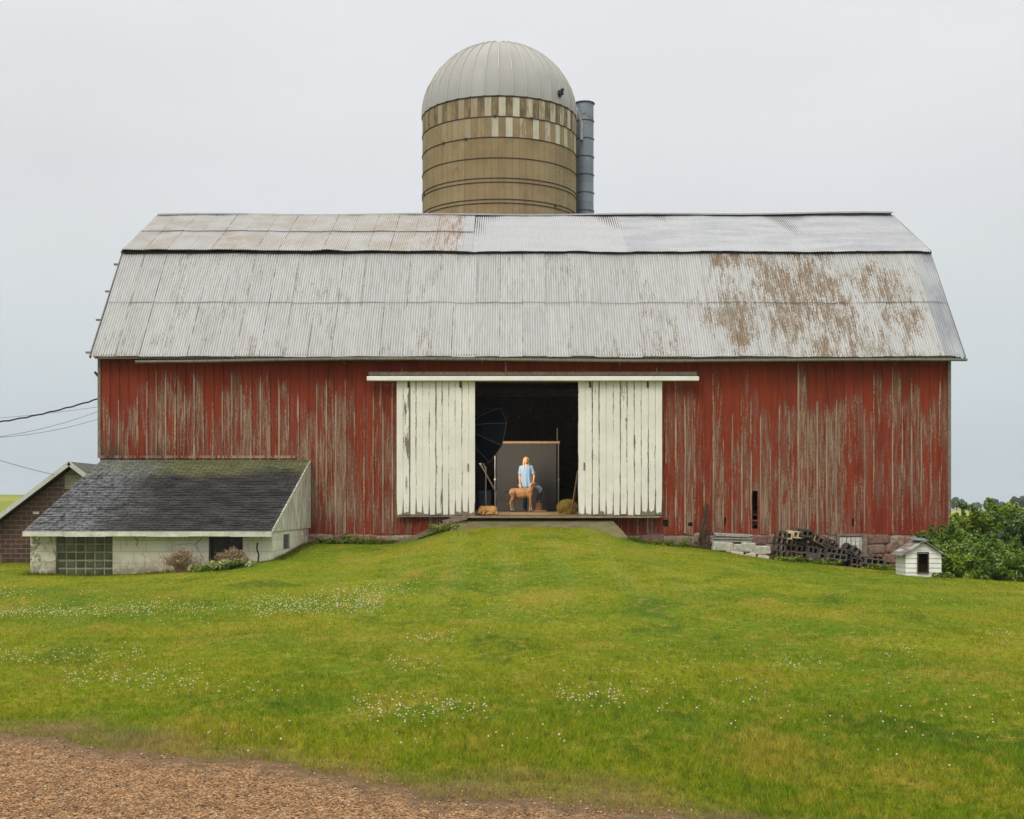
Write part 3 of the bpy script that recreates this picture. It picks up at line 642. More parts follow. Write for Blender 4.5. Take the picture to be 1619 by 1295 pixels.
def upsag(xs, t):    # the old sheets on the left have lifted and slid at their lower edge
    k = np.clip((-4.3-xs)/7.2, 0, 1); return wav(xs, t)+.05*k*(1-t)+.05*np.clip(1-np.abs(xs+5.5)/.5, 0, 1)*(1-t)
UL = (BR[0]-.10, BR[1]+.0)
UO = (UL[0], UL[1]+.02)
XS = -1.2; corr(UO, RD, 'roof_sheets', ROOFU, 0, .54, off=.02, sagf=upsag, x1=XS); corr(UO, RD, 'roof_sheets', ROOFU, .5, 1.0, off=.04, sagf=upsag, x1=XS); corr(UO, RD, 'roof_sheets', ROOFU, 0, 1.0, off=.008, sagf=upsag, x0=XS-.1, amp=.013)
def bk(p): return (2*RD[0]-p[0], p[1])
corr(bk(EV), bk(BR), 'roof_sheets', ROOFL, 0, 1, rows=2, side=-1, pitch=.6); corr(bk(UO), bk(RD), 'roof_sheets', ROOFU, 0, 1, rows=2, side=-1, off=.03, pitch=.6)
mb = MB()      # unseen boards added under the metal to block light
def slab(p, q, off, th):
    L = math.hypot(q[0]-p[0], q[1]-p[1]); s = 1 if q[0] > p[0] else -1; nn = (-(q[1]-p[1])/L*s, abs(q[0]-p[0])/L); vs = []
    for x in (RX0+.06, RX1-.06):
        for (a, b) in ((p, off), (q, off), (q, off-th), (p, off-th)): vs.append((x, a[0]+nn[0]*b, a[1]+nn[1]*b))
    mb.add(vs, [(0, 1, 2, 3), (7, 6, 5, 4), (0, 4, 5, 1), (1, 5, 6, 2), (2, 6, 7, 3), (3, 7, 4, 0)])
E2 = (EV[0]+.04, EV[1]+.03)
slab(E2, BR, -.035, .04); slab((BR[0]-.1, BR[1]-.0), RD, -.0, .04); slab(bk(E2), bk(BR), -.035, .04); slab(bk((BR[0]-.1, BR[1])), bk(RD), 0, .04)
mb.build('roof_deck', DARKW, barn)
mb = MB()
for i in range(24):
    xa = RX0+.02+i*1.0; xb = xa+1.0; za, zb3 = [RD[1]+.07+.02*math.sin(q*.9)+(.06*(q-15)/9 if q > 15 else 0) for q in (i, i+1)]
    for s in (-1, 1):
        mb.add([(xa, RD[0], za), (xb, RD[0], zb3), (xb, RD[0]+s*.16, zb3-.085), (xa, RD[0]+s*.16, za-.085)], [(0, 1, 2, 3)])
mb.build('ridge_cap', plain('ridge_metal', (.20, .20, .20), .6, .4, .2), barn)
RAKE = plain('rake_wood', (.13, .125, .12), .9)
for x in (RX0-.012, RX1-.01):
    mb = MB()
    for p, q in ((EV, BR), (UO, RD), (bk(EV), bk(BR)), (bk(UO), bk(RD))):
        mb.mark(); mb.bar((x, p[0], p[1]-.03), (x, q[0], q[1]-.03), .035, .09)
    mb.each('rake_trim', RAKE, barn)
mb = MB()
for px, py in ((229, 276), (173, 443), (116, 612), (58, 796)):
    zz = wz(320+py/3.238, 37); t = (zz-EV[1])/(BR[1]-EV[1]); t = max(0, min(1, t)); mb.mark(); y = EV[0]+(BR[0]-EV[0])*t; mb.b2(RX0-.17, RX0+.02, y, y+.07, EV[1]+(BR[1]-EV[1])*t-.02, EV[1]+(BR[1]-EV[1])*t+.03)
mb.each('roof_purlin', WOODG, barn)
mb = MB(); xg0 = wx(215, 35.6)
for i in range(12):
    a = xg0+(RX1+.02-xg0)*i/12; b = xg0+(RX1+.02-xg0)*(i+1)/12; za = 5.66-.05*math.cos(i*.8)*(1-i/14)-.02; zb = 5.66-.05*math.cos((i+1)*.8)*(1-(i+1)/14)-.02
    for yy, h in ((35.50, .0), (35.56, -.035), (35.62, .0)): pass
    for (y0, z0), (y1, z1) in (((35.49, .03), (35.50, -.02)), ((35.50, -.02), (35.55, -.045)), ((35.55, -.045), (35.60, -.02)), ((35.60, -.02), (35.61, .03))):
        mb.add([(a, y0, za+z0), (b, y0, zb+z0), (b, y1, zb+z1), (a, y1, za+z1)], [(0, 1, 2, 3)])
    if i % 2 == 0: mb.tube([(b, 35.5, zb+.04), (b, 35.6, zb-.05), (b, 35.9, zb-.1)], .008, 5)
mb.build('gutter', plain('old_gutter_metal', (.27, .27, .24), .6, .3, .3), barn)
mb = MB(); mb.b2(RX0+.1, RX1-.1, 35.70, 35.95, ZE-.03, ZE+.02); mb.b2(RX0+.1, RX1-.1, 35.66, 35.70, ZE-.06, ZE+.06); mb.build('soffit', WOODG, barn)
# the pipe stub at the left corner
mb = MB(); mb.tube([(BX0-.02, D+.02, wz(597, D)), (BX0-.14, D-.02, wz(588, D))], .035, 10); mb.build('pipe_stub', RUSTY, barn)
# door track and sliding doors
mb = MB(); mb.b2(wx(580, 35.7), wx(1105, 35.7), 35.68, 35.80, wz(603, 35.7)+.01, wz(595, 35.7)); mb.b2(wx(580, 35.7), wx(1105, 35.7), 35.66, 35.68, wz(603, 35.7)+.02, wz(595, 35.7)-.01)
tr = bevel(mb.build('door_track', WHITE, barn), .01)
mb = MB(); mb.b2(wx(584, D), wx(1100, D), 35.81, 35.96, wz(595, D), wz(589, D)); mb.build('track_board', WOODG, barn)
for side, (pa, pb) in enumerate(((627, 751), (914, 1047))):
    a, b = wx(pa, 35.85), wx(pb, 35.85); nb = 12; bw = (b-a)/nb; zb0 = wz(815.5, 35.85)
    mt = m_white_boards('chalky_white_paint', bw, a, zb=zb0, amt=.012*side, worn=(a+bw, a+2.15*bw) if side == 0 else None)
    mb = MB()
    for k in range(nb):
        j = random.uniform(-.004, .004); g_ = random.choice((.003, .004, .009)); mb.b2(a+k*bw+g_/2, a+(k+1)*bw-g_/2, 35.835+j, 35.865+j, zb0+random.uniform(0, .03), wz(603, 35.85)+.02)
    dr = mb.build('sliding_door', mt, barn); dr['label'] = ('left' if side == 0 else 'right')+' white sliding barn door with peeling paint along its bottom edge'
    mb = MB()
    for z in (zb0+.08, 3.2, 4.85): mb.mark(); mb.b2(a+.02, b-.02, 35.87, 35.90, z, z+.14)
    mb.each('door_brace', WOODG, dr)
    mb = MB()
    for xx in (a+.55*.6, b-.4): mb.mark(); mb.b2(xx-.025, xx+.025, 35.815, 35.835, 4.92, 5.08); mb.tube([(xx, 35.80, 4.93), (xx, 35.82, 4.93)], .03, 8)
    mb.each('hanger', RUSTY, dr)
    mb = MB(); hx = (b-.19) if side == 0 else (a+.17); hz = wz(739 if side == 0 else 737, 35.85)
    mb.tube([(hx, 35.83, hz+.09), (hx, 35.77, hz+.07), (hx, 35.77, hz-.07), (hx, 35.83, hz-.09)], .012, 8); mb.b2(hx-.02, hx+.02, 35.824, 35.834, hz-.10, hz+.10); mb.build('handle', bpy.data.materials.get('worn_handle') or plain('worn_handle', (.22, .19, .15), .7), dr)
    mb = MB(); mb.b2(a-.02, b+.0, 35.84, 35.90, zb0-.035, zb0-.005); mb.build('bottom_rail', WOODG, dr)
# barn floor, laid a little uphill from the sill
g = G('dusty_barn_floor'); nn = g.noise(g.pos(), 5, 5, .7); n9 = g.noise(g.mul(g.pos(), (1, .4, 1)), 30, 4, .7)
FL = g.out(g.mix(n9, g.mix(g.mr(nn, .35, .65), (.13, .085, .05), (.24, .17, .10)), (.30, .23, .12)), .9, 0, .2, nn, .01, .6)
def fz(y): return 1.37+(min(y, 39.3)-36)*.09/3.3
mb = MB(); vs = []
ys = [35.97, 37, 38, 39.3, 42, 48.7]
ys[0] = 36.06
for y in ys: vs += [(-11.2, y, fz(max(y, 36))), (11.9, y, fz(max(y, 36)))]
mb.add(vs, [(2*i, 2*i+1, 2*i+3, 2*i+2) for i in range(len(ys)-1)]); mb.build('floor', FL, barn)
mb = MB(); mb.b2(wx(712, D), wx(1040, D), 35.60, 35.968, 1.305, 1.362); mb.build('sill', plain('sill_plank', (.25, .19, .12), .85, 0, .35, 9), barn)

# ------------------------------------------------------------------ ramp
g = G('mossy_concrete'); nn = g.noise(g.pos(), 2.5, 5, .65); n8 = g.noise(g.pos(), 14, 5, .7)
c = g.mix(g.mr(nn, .3, .7), (.105, .095, .040), (.165, .145, .070)); c = g.mix(g.mr(n8, .58, .7, 0, .5), c, (.22, .175, .105)); c = g.mix(g.mr(n8, .42, .3, 0, .6), c, (.10, .10, .035))
CONC = g.out(c, .9, 0, .2, n8, .01, .6)
mb = MB()
T0, T1 = wx(716, D), wx(966, D)
top = [(T0, 35.97, 1.295), (T1, 35.97, 1.295), (wx(983, 35), 34.95, 1.00), (wx(711, 35), 34.95, 1.00), (wx(993, 34.5), 34.4, .80), (wx(711, 34.5), 34.4, .80)]
vs = top+[(a, b, c-.75) for a, b, c in top]
mb.add(vs, [(0, 3, 2, 1), (3, 5, 4, 2), (6, 7, 8, 9), (9, 8, 10, 11), (0, 1, 7, 6), (1, 2, 8, 7), (2, 4, 10, 8), (4, 5, 11, 10), (5, 3, 9, 11), (3, 0, 6, 9)])
r_ = bevel(mb.build('ramp', CONC), .03); props(r_, 'mossy concrete ramp slab leading up to the open barn doorway', 'ramp')
mb = MB(); mb.bar(at(738, 816, 35.75), at(622, 864, 35.45), .05, .13); props(mb.build('plank', plain('damp_plank', (.17, .15, .085), .9, 0, .3, 9)), 'long weathered plank sloping down from the ramp into the grass on the left', 'plank')
mb = MB(); mb.bar(at(738, 818, 35.5), at(700, 826, 35.5), .05, .12); props(mb.build('plank', WOODG), 'short grey board lying at the left end of the barn sill', 'plank')

# ------------------------------------------------------------------ lean-to
lt = empty('lean_to_shed', ((LX0+LX1)/2, 33, 0), 'low white block lean-to shed with mossy dark shingle roof against the barn', 'shed')
BLK = m_block_wall(); SH = m_shingle('dark_asphalt_shingle', None, LX0); ZL = wz(843, 30.5); ZT = wz(727, D)
WA = (wx(88, LY), wx(178, LY), wz(911, LY), wz(848, LY)); WB = (wx(330, LY), wx(384, LY), wz(902, LY), wz(849, LY))
mb = MB(); holed(mb, LX0+.01, LX1, -.3, ZL+.03, [WA, WB], lambda u, z, t: (u, LY+t, z), .22)
VB = (wz(869, 32.2), wz(845, 32.2)); vy0, vy1 = LX1*F/(448-HX), LX1*F/(458-HX)
holed(mb, LY+.221, D-.06, -.3, ZL+.02, [(vy0, vy1, VB[0], VB[1])], lambda u, z, t: (LX1-t, u, z), .2)
mb.b2(LX0+.01, LX0+.21, LY+.221, D-.06, -.3, ZL+.03); mb.build('wall', BLK, lt)
GW = m_white_boards('white_gable_boards', .11, 30.3, (.62, .61, .54), .9, .03)
g2 = G('peeling_white_gable'); x, y, z = g2.sep(g2.pos()); stn = g2.noise(g2.mul(g2.pos(), (1, 1, .1)), 16, 6, .7); fn_ = g2.math('FRACT', g2.math('DIVIDE', y, .30)); ln = g2.math('LESS_THAN', fn_, .07)
cc = g2.mix(g2.mr(g2.noise(g2.pos(), 2, 4), .3, .7), (.70, .69, .60), (.58, .57, .48)); cc = g2.mix(g2.mr(stn, .52, .56), cc, (.22, .19, .15)); cc = g2.mix(g2.math('MULTIPLY', ln, .5), cc, (.18, .16, .12))
GW = g2.out(cc, .75, 0, .25, stn, .004, .5)
mb = MB(); sl = (ZT-wz(840, 30.2))/(D-30.2)
def rz(y): return wz(840, 30.2)+(y-30.2)*sl
for x in (LX1-.01, LX0+.02):
    t = .04; mb.mark()
    mb.add([(x, LY-.0, ZL+.03), (x, D-.04, ZL+.03), (x, D-.04, rz(D)-.02), (x, LY, rz(LY)-.02), (x+t, LY-.0, ZL+.03), (x+t, D-.04, ZL+.03), (x+t, D-.04, rz(D)-.02), (x+t, LY, rz(LY)-.02)], [(0, 1, 2, 3), (7, 6, 5, 4), (0, 4, 5, 1), (1, 5, 6, 2), (2, 6, 7, 3), (3, 7, 4, 0)])
mb.each('gable_boards', GW, lt)
mb = MB(); mb.b2(LX1+.032, LX1+.06, D-.12, D-.04, ZL+.03, ZT-.05); mb.build('corner_trim', plain('cream_trim', (.5, .48, .4), .7), lt)
# shingle courses, real steps
mb = MB(); nc = 44; 
for i in range(nc):
    y0 = 30.15+(D-.05-30.15)*i/nc; y1 = 30.15+(D-.05-30.15)*(i+1)/nc+.02; x = LX0-.04; z0 = rz(y0)+.018; z1 = rz(y1)+.004
    while x < LX1+.06:
        w = min(random.uniform(.26, .34), LX1+.07-x); dz = random.uniform(0, .008); dy = random.uniform(-.018, .01); tl = random.uniform(-.004, .004)
        mb.add([(x+.003, y0+dy, z0+dz), (x+w-.003, y0+dy, z0+dz+tl), (x+w-.003, y1, z1), (x+.003, y1, z1), (x+.003, y0+dy, z0+dz-.014), (x+w-.003, y0+dy, z0+dz-.014)], [(0, 1, 2, 3), (4, 5, 1, 0)]); x += w
mb.build('roof', SH, lt, attr=True)
mb = MB(); vs = []
for x in (LX0-.03, LX1+.05):
    vs += [(x, 30.17, rz(30.17)), (x, D-.045, rz(D-.045)), (x, D-.045, rz(D-.045)-.03), (x, 30.17, rz(30.17)-.03)]
mb.add(vs, [(0, 1, 2, 3), (7, 6, 5, 4), (0, 4, 5, 1), (1, 5, 6, 2), (2, 6, 7, 3), (3, 7, 4, 0)]); mb.build('roof_deck', DARKW, lt)
mb = MB(); k = 6
for i in range(k):
    a = LX0-.03+(LX1-LX0+.09)*i/k; b = LX0-.03+(LX1-LX0+.09)*(i+1)/k; mb.b2(a, b-.004, 30.11+.006*(i % 2), 30.155+.006*(i % 2), rz(30.15)-.10-.01*(i % 2), rz(30.15)+.012)
mb.build('fascia', plain('fascia_paint', (.54, .54, .46), .8, 0, .25, 5), lt)
mb = MB(); mb.bar((LX1+.055, 30.15, rz(30.15)-.03), (LX1+.055, D-.05, rz(D-.05)-.03), .03, .09); mb.build('rake_trim', plain('cream_rake', (.5, .48, .4), .7), lt)
# glass-block window
g = G('dirty_glass_block'); cc = g.noise(g.pos(), 4, 4, .6); r = g.attr('rnd'); c = g.mix(r, (.045, .05, .025), (.12, .12, .075)); c = g.mix(g.mr(cc, .5, .7, 0, .5), c, (.16, .17, .13)); GLB = g.out(c, .22, 0, .5, g.noise(g.pos(), 25, 3), .004, .5)
def glassblocks(WA, cols, rows, nm, par, jit=.0):
    mb = MB(); W = WA[1]-WA[0]; Hh = WA[3]-WA[2]; fr = MB(); fr.b2(WA[0]-.005, WA[1]+.005, LY+.10, LY+.13, WA[2]-.005, WA[3]+.005)
    for i in range(cols):
        for j in range(rows):
            cx = WA[0]+W*(i+.5)/cols; cz = WA[2]+Hh*(j+.5)/rows; w = W/cols-.028; h = Hh/rows-.028; r = random.random()
            for (d, s, rr) in ((.085, 1., r), (.075, .78, r)): mb.b2(cx-w/2*s, cx+w/2*s, LY+d, LY+.099, cz-h/2*s, cz+h/2*s, r=min(1, rr+(.25 if s == 1 else 0)))
    o = fr.build('window', plain('grimy_mortar', (.36, .35, .20), .9, 0, .3), par); bevel(mb.build('pane', GLB, o, attr=True), .006); return o
glassblocks(WA, 6, 5, 'w', lt)
mb = MB(); mb.b2(WB[0]-.002, WB[1]+.002, LY+.12, LY+.14, WB[2], WB[3]); wn = mb.build('window', plain('dark_old_glass', (.028, .025, .02), .25, 0, .4, 5), lt)
mb = MB(); mb.b2(WB[0], WB[0]+.05, LY+.04, LY+.12, WB[2], WB[3]); mb.b2(WB[1]-.05, WB[1], LY+.04, LY+.12, WB[2], WB[3]); mb.b2(WB[0]+.05, WB[1]-.05, LY+.04, LY+.12, WB[3]-.05, WB[3]); mb.b2((WB[0]+WB[1])/2-.02, (WB[0]+WB[1])/2+.02, LY+.06, LY+.119, WB[2], WB[3]-.05); mb.build('frame', plain('rotten_frame', (.075, .05, .035), .9), wn)
mb = MB()
for j in range(7): 
    z = VB[0]+(VB[1]-VB[0])*(j+.5)/7; mb.box((LX1-.03, (vy0+vy1)/2, z), (.01, vy1-vy0-.02, .055), Matrix.Rotation(.6, 3, 'Y'))
mb.b2(LX1-.08, LX1-.07, vy0, vy1, VB[0], VB[1]); mb.build('vent', plain('grey_vent', (.16, .18, .19), .6), lt)
# open crack by the corner
mb = MB(); p = [at(407, 858, LY-.003), at(406, 868, LY-.003), at(409, 877, LY-.003), at(408, 889, LY-.003), at(410, 902, LY-.003)]
for a, b in zip(p[:-1], p[1:]): mb.add([a+Vector((-.018, 0, 0)), a+Vector((.018, 0, 0)), b+Vector((.018, 0, 0)), b+Vector((-.018, 0, 0))], [(3, 2, 1, 0)])
mb.build('wall_crack', DARKW, lt)

# ------------------------------------------------------------------ brown building on the left
bh = empty('tile_building', (-13.5, 43, 0), 'small brown tile building with a white gable trim behind the lean-to shed', 'building')
PY = 37.0; PX = wx(111, PY); PZ = wz(730, PY); s = (wz(730, PY)-wz(815, PY))/(wx(111, PY)-wx(0, PY)); XL = PX-3.6; XR = PX+3.6; ZL2 = PZ-3.6*s
mb = MB(); q = [(XL+.3, -.4), (XR-.3, -.4), (XR-.3, ZL2+.1), (PX, PZ-.16), (XL+.3, ZL2+.1)]
vs = [(a, PY+.25, b) for a, b in q]+[(a, 50, b) for a, b in q]; mb.add(vs, [(0, 1, 2, 3, 4), (9, 8, 7, 6, 5), (0, 5, 6, 1), (1, 6, 7, 2), (4, 9, 5, 0)]); mb.build('wall', m_tile_wall(), bh)
mb = MB(); zb_ = wz(750, PY); hw = (PZ-.17-zb_)/s; mb.add([(PX-hw, PY+.235, zb_), (PX+hw, PY+.235, zb_), (PX, PY+.235, PZ-.17)], [(0, 1, 2)]); mb.build('gable_panel', plain('grey_gable_board', (.21, .20, .15), .9), bh)
mb = MB(); mb.b2(wx(98, PY), wx(133, PY), PY+.22, PY+.246, wz(773, PY), zb_-.01)
g = G('cream_tile'); x, y, z = g.sep(g.pos()); c, f = g.brick(g.comb(x, z, 0), .28, .09, (.36, .34, .25), (.28, .26, .18), (.2, .19, .14), .006); mb.build('wall_patch', g.out(c, .85), bh)
mb = MB()
for sg in (-1, 1):
    e = (PX+sg*3.6, ZL2); vs = []
    for y in (PY-.05, 50.2): vs += [(PX, y, PZ), (e[0], y, e[1]), (e[0], y, e[1]-.06), (PX, y, PZ-.06)]
    mb.add(vs, [(0, 1, 2, 3), (7, 6, 5, 4), (0, 4, 5, 1), (1, 5, 6, 2), (2, 6, 7, 3), (3, 7, 4, 0)])
mb.build('roof', plain('grey_shingles', (.17, .18, .17), .9, 0, .3, 12), bh)
mb = MB(); 
for sg in (-1, 1): mb.mark(); mb.bar((PX-sg*.02, PY-.09, PZ-.04), (PX+sg*3.6, PY-.09, ZL2-.04), .06, .12)
mb.each('rake_board', plain('white_rake_board', (.52, .52, .47), .7, 0, .12), bh)
mb = MB(); mb.b2(wx(48, PY), wx(58, PY), PY+.19, PY+.248, wz(813, PY), wz(809, PY)); mb.build('ledge', plain('pale_ledge', (.45, .44, .38), .7), bh)
mb = MB(); mb.b2(wx(-8, PY), wx(5, PY), PY-.2, PY+.1, -.0, wz(882, PY)); mb.b2(wx(-8, PY)+.02, wx(3, PY), PY-.18, PY+.08, wz(882, PY), wz(879, PY)); props(bevel(mb.build('concrete_block', plain('grey_block', (.3, .28, .23), .9)), .01), 'grey block on the grass at the foot of the brown tile building', 'block')

# ------------------------------------------------------------------ silo
silo = empty('silo', (-.527, 54, -.3), 'tall tan concrete stave silo with a ribbed grey dome behind the barn', 'silo')
SR = 3.195; SX, SY = -.527, 54.
def cyl(name, mat, r, z0, z1, par, cx=SX, cy=SY, n=144, rings=(0, 1), smooth=False):
    zs = [z0+(z1-z0)*t for t in rings]; a = np.linspace(0, 2*np.pi, n+1); V = np.concatenate([np.stack([cx+r*np.cos(a), cy+r*np.sin(a), np.full(n+1, z)], 1) for z in zs])
    i = (np.arange(len(zs)-1)[:, None]*(n+1)+np.arange(n)[None]).ravel(); T = np.stack([i, i+1, i+n+2, i+n+1], 1); V = V-np.array(wloc(par))
    return npmesh(name, V, T, mat, {'ang': ('POINT', np.tile(a/(2*np.pi), len(zs)))}, parent=par, smooth=smooth)
cyl('stave_wall', m_silo(), SR, -.5, ZTOP, silo)
HOOP = plain('dark_hoop_iron', (.055, .042, .03), .7, .3, .2)
def hoop(z, r, cx, cy, par, rad=.018, nm='hoop', mat=None, n=96):
    mb = MB(); mb.tube([(cx+(r+rad*.6)*math.cos(2*math.pi*k/n), cy+(r+rad*.6)*math.sin(2*math.pi*k/n), z) for k in range(n+1)], rad, 6, False); return mb.build(nm, mat or HOOP, par)
for k, z in enumerate((0, -.81, -1.62, -2.43, -3.22, -3.38, -4.05, -4.20, -4.86, -5.02, -5.7, -6.5)):
    hoop(ZTOP+z-(.02 if k == 0 else 0), SR, SX, SY, silo)
for k in range(14):
    a = math.radians(200+k*23+random.uniform(-5, 5)); z = ZTOP+random.choice((-.81, -1.62, -2.43, -3.3, -4.1)); mb = MB() if k == 0 else mb
    mb.mark(); mb.box((SX+(SR+.03)*math.cos(a), SY+(SR+.03)*math.sin(a), z), (.12, .05, .07), Matrix.Rotation(a+math.pi/2, 3, 'Z'))
mb.each('hoop_clamp', HOOP, silo)
g = G('dome_aluminium'); r = g.attr('ang'); nz = g.noise(g.pos(), .8, 3, .5); pr = g.white(g.math('FLOOR', g.math('MULTIPLY', r, 36.)))
c = g.mix(pr, (.335, .33, .315), (.38, .374, .358)); c = g.mix(g.mr(nz, .4, .7, 0, .5), c, (.31, .30, .28)); DOME = g.out(c, .75, .1, .25)
nl, na = 22, 36*8; V = []; A = []
for i in range(nl+1):
    ph = math.pi/2*i/nl; rr = math.cos(ph)*(SR+.03); zz = ZTOP+.02+math.sin(ph)*SR*.955
    for k in range(na+1):
        a = 2*math.pi*k/na; fr = (k % 8)/8; b = -.035*math.sin(math.pi*fr)**.7*min(1, rr/1.2) if 0 < fr < 1 else 0
        V.append((SX+(rr+b)*math.cos(a)-silo.location.x, SY+(rr+b)*math.sin(a)-silo.location.y, zz+b*math.sin(ph)-silo.location.z)); A.append(k/na+.0001)
V = np.array(V); i = (np.arange(nl)[:, None]*(na+1)+np.arange(na)[None]).ravel(); T = np.stack([i, i+1, i+na+2, i+na+1], 1)
dome = npmesh('dome', V, T, DOME, {'ang': ('POINT', np.array(A))}, parent=silo, smooth=True)
mb = MB()
for k in range(36):
    mb.mark(); a = 2*math.pi*k/36; pts = []
    for i in range(13):
        ph = math.pi/2*i/12*.97; rr = math.cos(ph)*(SR+.04); pts.append((SX+rr*math.cos(a), SY+rr*math.sin(a), ZTOP+.02+math.sin(ph)*(SR*.955+.01)))
    mb.tube(pts, .022, 5)
mb.each('rib', plain('dome_rib', (.44, .43, .39), .5, .2, .1), dome)
mb = MB(); a = math.radians(-41); mb.box((SX+(SR+.08)*math.cos(a), SY+(SR+.08)*math.sin(a), ZTOP+.45), (.22, .14, .17), Matrix.Rotation(a+math.pi/2, 3, 'Z')); mb.tube([(SX+(SR+.2)*math.cos(a), SY+(SR+.2)*math.sin(a), ZTOP+.6), (SX+(SR+.02)*math.cos(a), SY+(SR+.02)*math.sin(a), ZTOP+.3)], .07, 8); bevel(mb.build('vent_box', plain('dark_vent', (.03, .03, .03), .6), silo), .02)
CX, CY, CR = 3.10, 55.6, .40; CZ = wz(163, 55.6)
g = G('galvanised_chute'); x, y, z = g.sep(g.pos()); nn = g.noise(g.pos(), 3, 5, .6); r = g.white(g.math('FLOOR', g.math('DIVIDE', z, .77)))
c = g.mix(r, (.19, .225, .27), (.245, .28, .325)); c = g.mix(g.mr(nn, .5, .7, 0, .5), c, (.34, .36, .37)); rs = g.math('MULTIPLY', g.mr(z, CZ-1.25, CZ-.7), g.mr(g.noise(g.mul(g.pos(), (1, 1, 3)), 4, 4, .6), .52, .58)); c = g.mix(g.math('MULTIPLY', rs, g.mr(z, CZ-.35, CZ-.6)), c, (.20, .09, .045))
ch = cyl('chute', g.out(c, .5, .4, .4), CR, 0, CZ, silo, CX, CY, 48, smooth=True)
for k in range(12): hoop(CZ-.04-.77*k, CR, CX, CY, ch, .022 if k else .035, 'chute_hoop', plain('chute_band', (.10, .11, .12), .6, .5) if k == 0 else bpy.data.materials['chute_band'], 40)
mb = MB(); mb.tube([(2.35, 54.6, 18.6), (2.75, 54.9, 18.4), (2.95, 55.1, 17.9), (2.95, 55.15, 17.2)], .07, 8); mb.build('chute_spout', plain('pale_spout', (.4, .4, .4), .5), silo)

# ------------------------------------------------------------------ wires
WIRE = plain('black_cable', (.02, .02, .02), .6)
def wire(p, q, sag, rad, label, wig=0.):
    p = Vector(p); q = Vector(q); pts = []
    for i in range(61):
        t = i/60; v = p.lerp(q, t); v.z -= sag*4*t*(1-t); v.z += wig*math.sin(i*2.3); pts.append(v)
    mb = MB(); mb.tube(pts, rad, 6); props(mb.build('power_line', WIRE), label, 'cable', 'cables strung from the left end of the barn')
wire(at(157, 630, 36.4), at(-420, 652, 33), .65, .024, 'thick black twisted cable, topmost of those meeting the barn corner', .012)
wire(at(157, 643, 36.4), at(-420, 665, 33), .25, .005, 'faint straight thin wire just under the thick black cable')
wire(at(157, 650, 36.4), at(-330, 668, 33), .66, .006, 'thin wire sagging in the middle of the bundle by the barn corner')
wire(at(157, 662, 36.4), at(-330, 636, 33), .72, .006, 'lowest thin wire sagging down from the barn corner')
wire(at(92, 752, 36.95), at(-330, 575, 33), .35, .007, 'thin wire running from the brown building gable up to the left')

# ------------------------------------------------------------------ doghouse
dgx, dgy = wx(1452, 31.2), 31.2; dgz = wz(915, 30.8)
dh = empty('doghouse', (dgx, dgy, dgz), 'small white clapboard doghouse with a patched metal roof beside the bushes', 'doghouse')
Rz = Matrix.Rotation(math.radians(-3), 3, 'Z')
def L(x, y, z): return Rz @ Vector((x, y, z))+Vector((dgx, dgy, dgz))
DW, DD, DHh = .42, .45, .56; PK = .86
WC = plain('white_clapboard', (.70, .71, .68), .6, 0, .1, 6); WD = plain('dog_inside_shade', (.02, .012, .008), .9)
mb = MB(); nb = 5; hh = DHh/nb
for k in range(nb):
    z0 = .04+k*hh; z1 = z0+hh*1.02; o = .018
    for (x0, x1) in ((-DW, -.14), (.11, DW)) if k else ((-DW, DW),):
        a, b, c, d = L(x0, -DD-o, z0), L(x1, -DD-o, z0), L(x1, -DD, z1), L(x0, -DD, z1); e, f = L(x1, -DD+.02, z1), L(x0, -DD+.02, z1); e2, f2 = L(x1, -DD+.02, z0), L(x0, -DD+.02, z0)
        mb.add([a, b, c, d, e, f, e2, f2], [(0, 1, 2, 3), (3, 2, 4, 5), (7, 6, 1, 0), (1, 6, 4, 2), (0, 3, 5, 7), (5, 4, 6, 7)])
    for sx in (-1, 1):
        a, b, c, d = L(sx*(DW+o), -DD, z0), L(sx*(DW+o), DD, z0), L(sx*DW, DD, z1), L(sx*DW, -DD, z1); ii = [L(sx*(DW-.02), -DD+.021, z0), L(sx*(DW-.02), DD, z0), L(sx*(DW-.02), DD, z1), L(sx*(DW-.02), -DD+.021, z1)]
        mb.add([a, b, c, d]+ii, [(0, 1, 2, 3), (7, 6, 5, 4), (0, 4, 5, 1), (3, 2, 6, 7)])
for sy in (-1, 1):
    z0 = .04+DHh; y = sy*DD
    for k in range(3):
        za = z0+k*(PK-z0)/3; zb2 = z0+(k+1)*(PK-z0)/3; wa = DW*(1-k/3); wb = DW*(1-(k+1)/3); mb.add([L(-wa, y-sy*-.015*1, za), L(wa, y+sy*.015, za), L(wb, y, zb2), L(-wb, y, zb2), L(-wa, y-sy*.02, za), L(wa, y-sy*.02, za), L(wb, y-sy*.02, zb2), L(-wb, y-sy*.02, zb2)], [(0, 1, 2, 3), (7, 6, 5, 4), (0, 4, 5, 1)])
mb.add([L(-DW, DD-.01, .04), L(DW, DD-.01, .04), L(DW, DD-.01, .6), L(-DW, DD-.01, .6)], [(0, 1, 2, 3)])
mb.build('wall', WC, dh)
mb = MB(); mb.add([L(-DW+.03, -DD+.15, .06), L(DW-.03, -DD+.15, .06), L(DW-.03, DD-.05, .06), L(-DW+.03, DD-.05, .06), L(-DW+.03, -DD+.25, .6), L(DW-.03, -DD+.25, .6)], [(0, 1, 2, 3), (0, 1, 5, 4)]); mb.build('interior_shade', WD, dh)  # near-black floor and slanted panel, painted as the shade inside the opening
mb = MB()
for x in (-.155, .095): mb.add([L(x, -DD-.03, .16), L(x+.03, -DD-.03, .16), L(x+.03, -DD-.03, .62), L(x, -DD-.03, .62)], [(0, 1, 2, 3)])
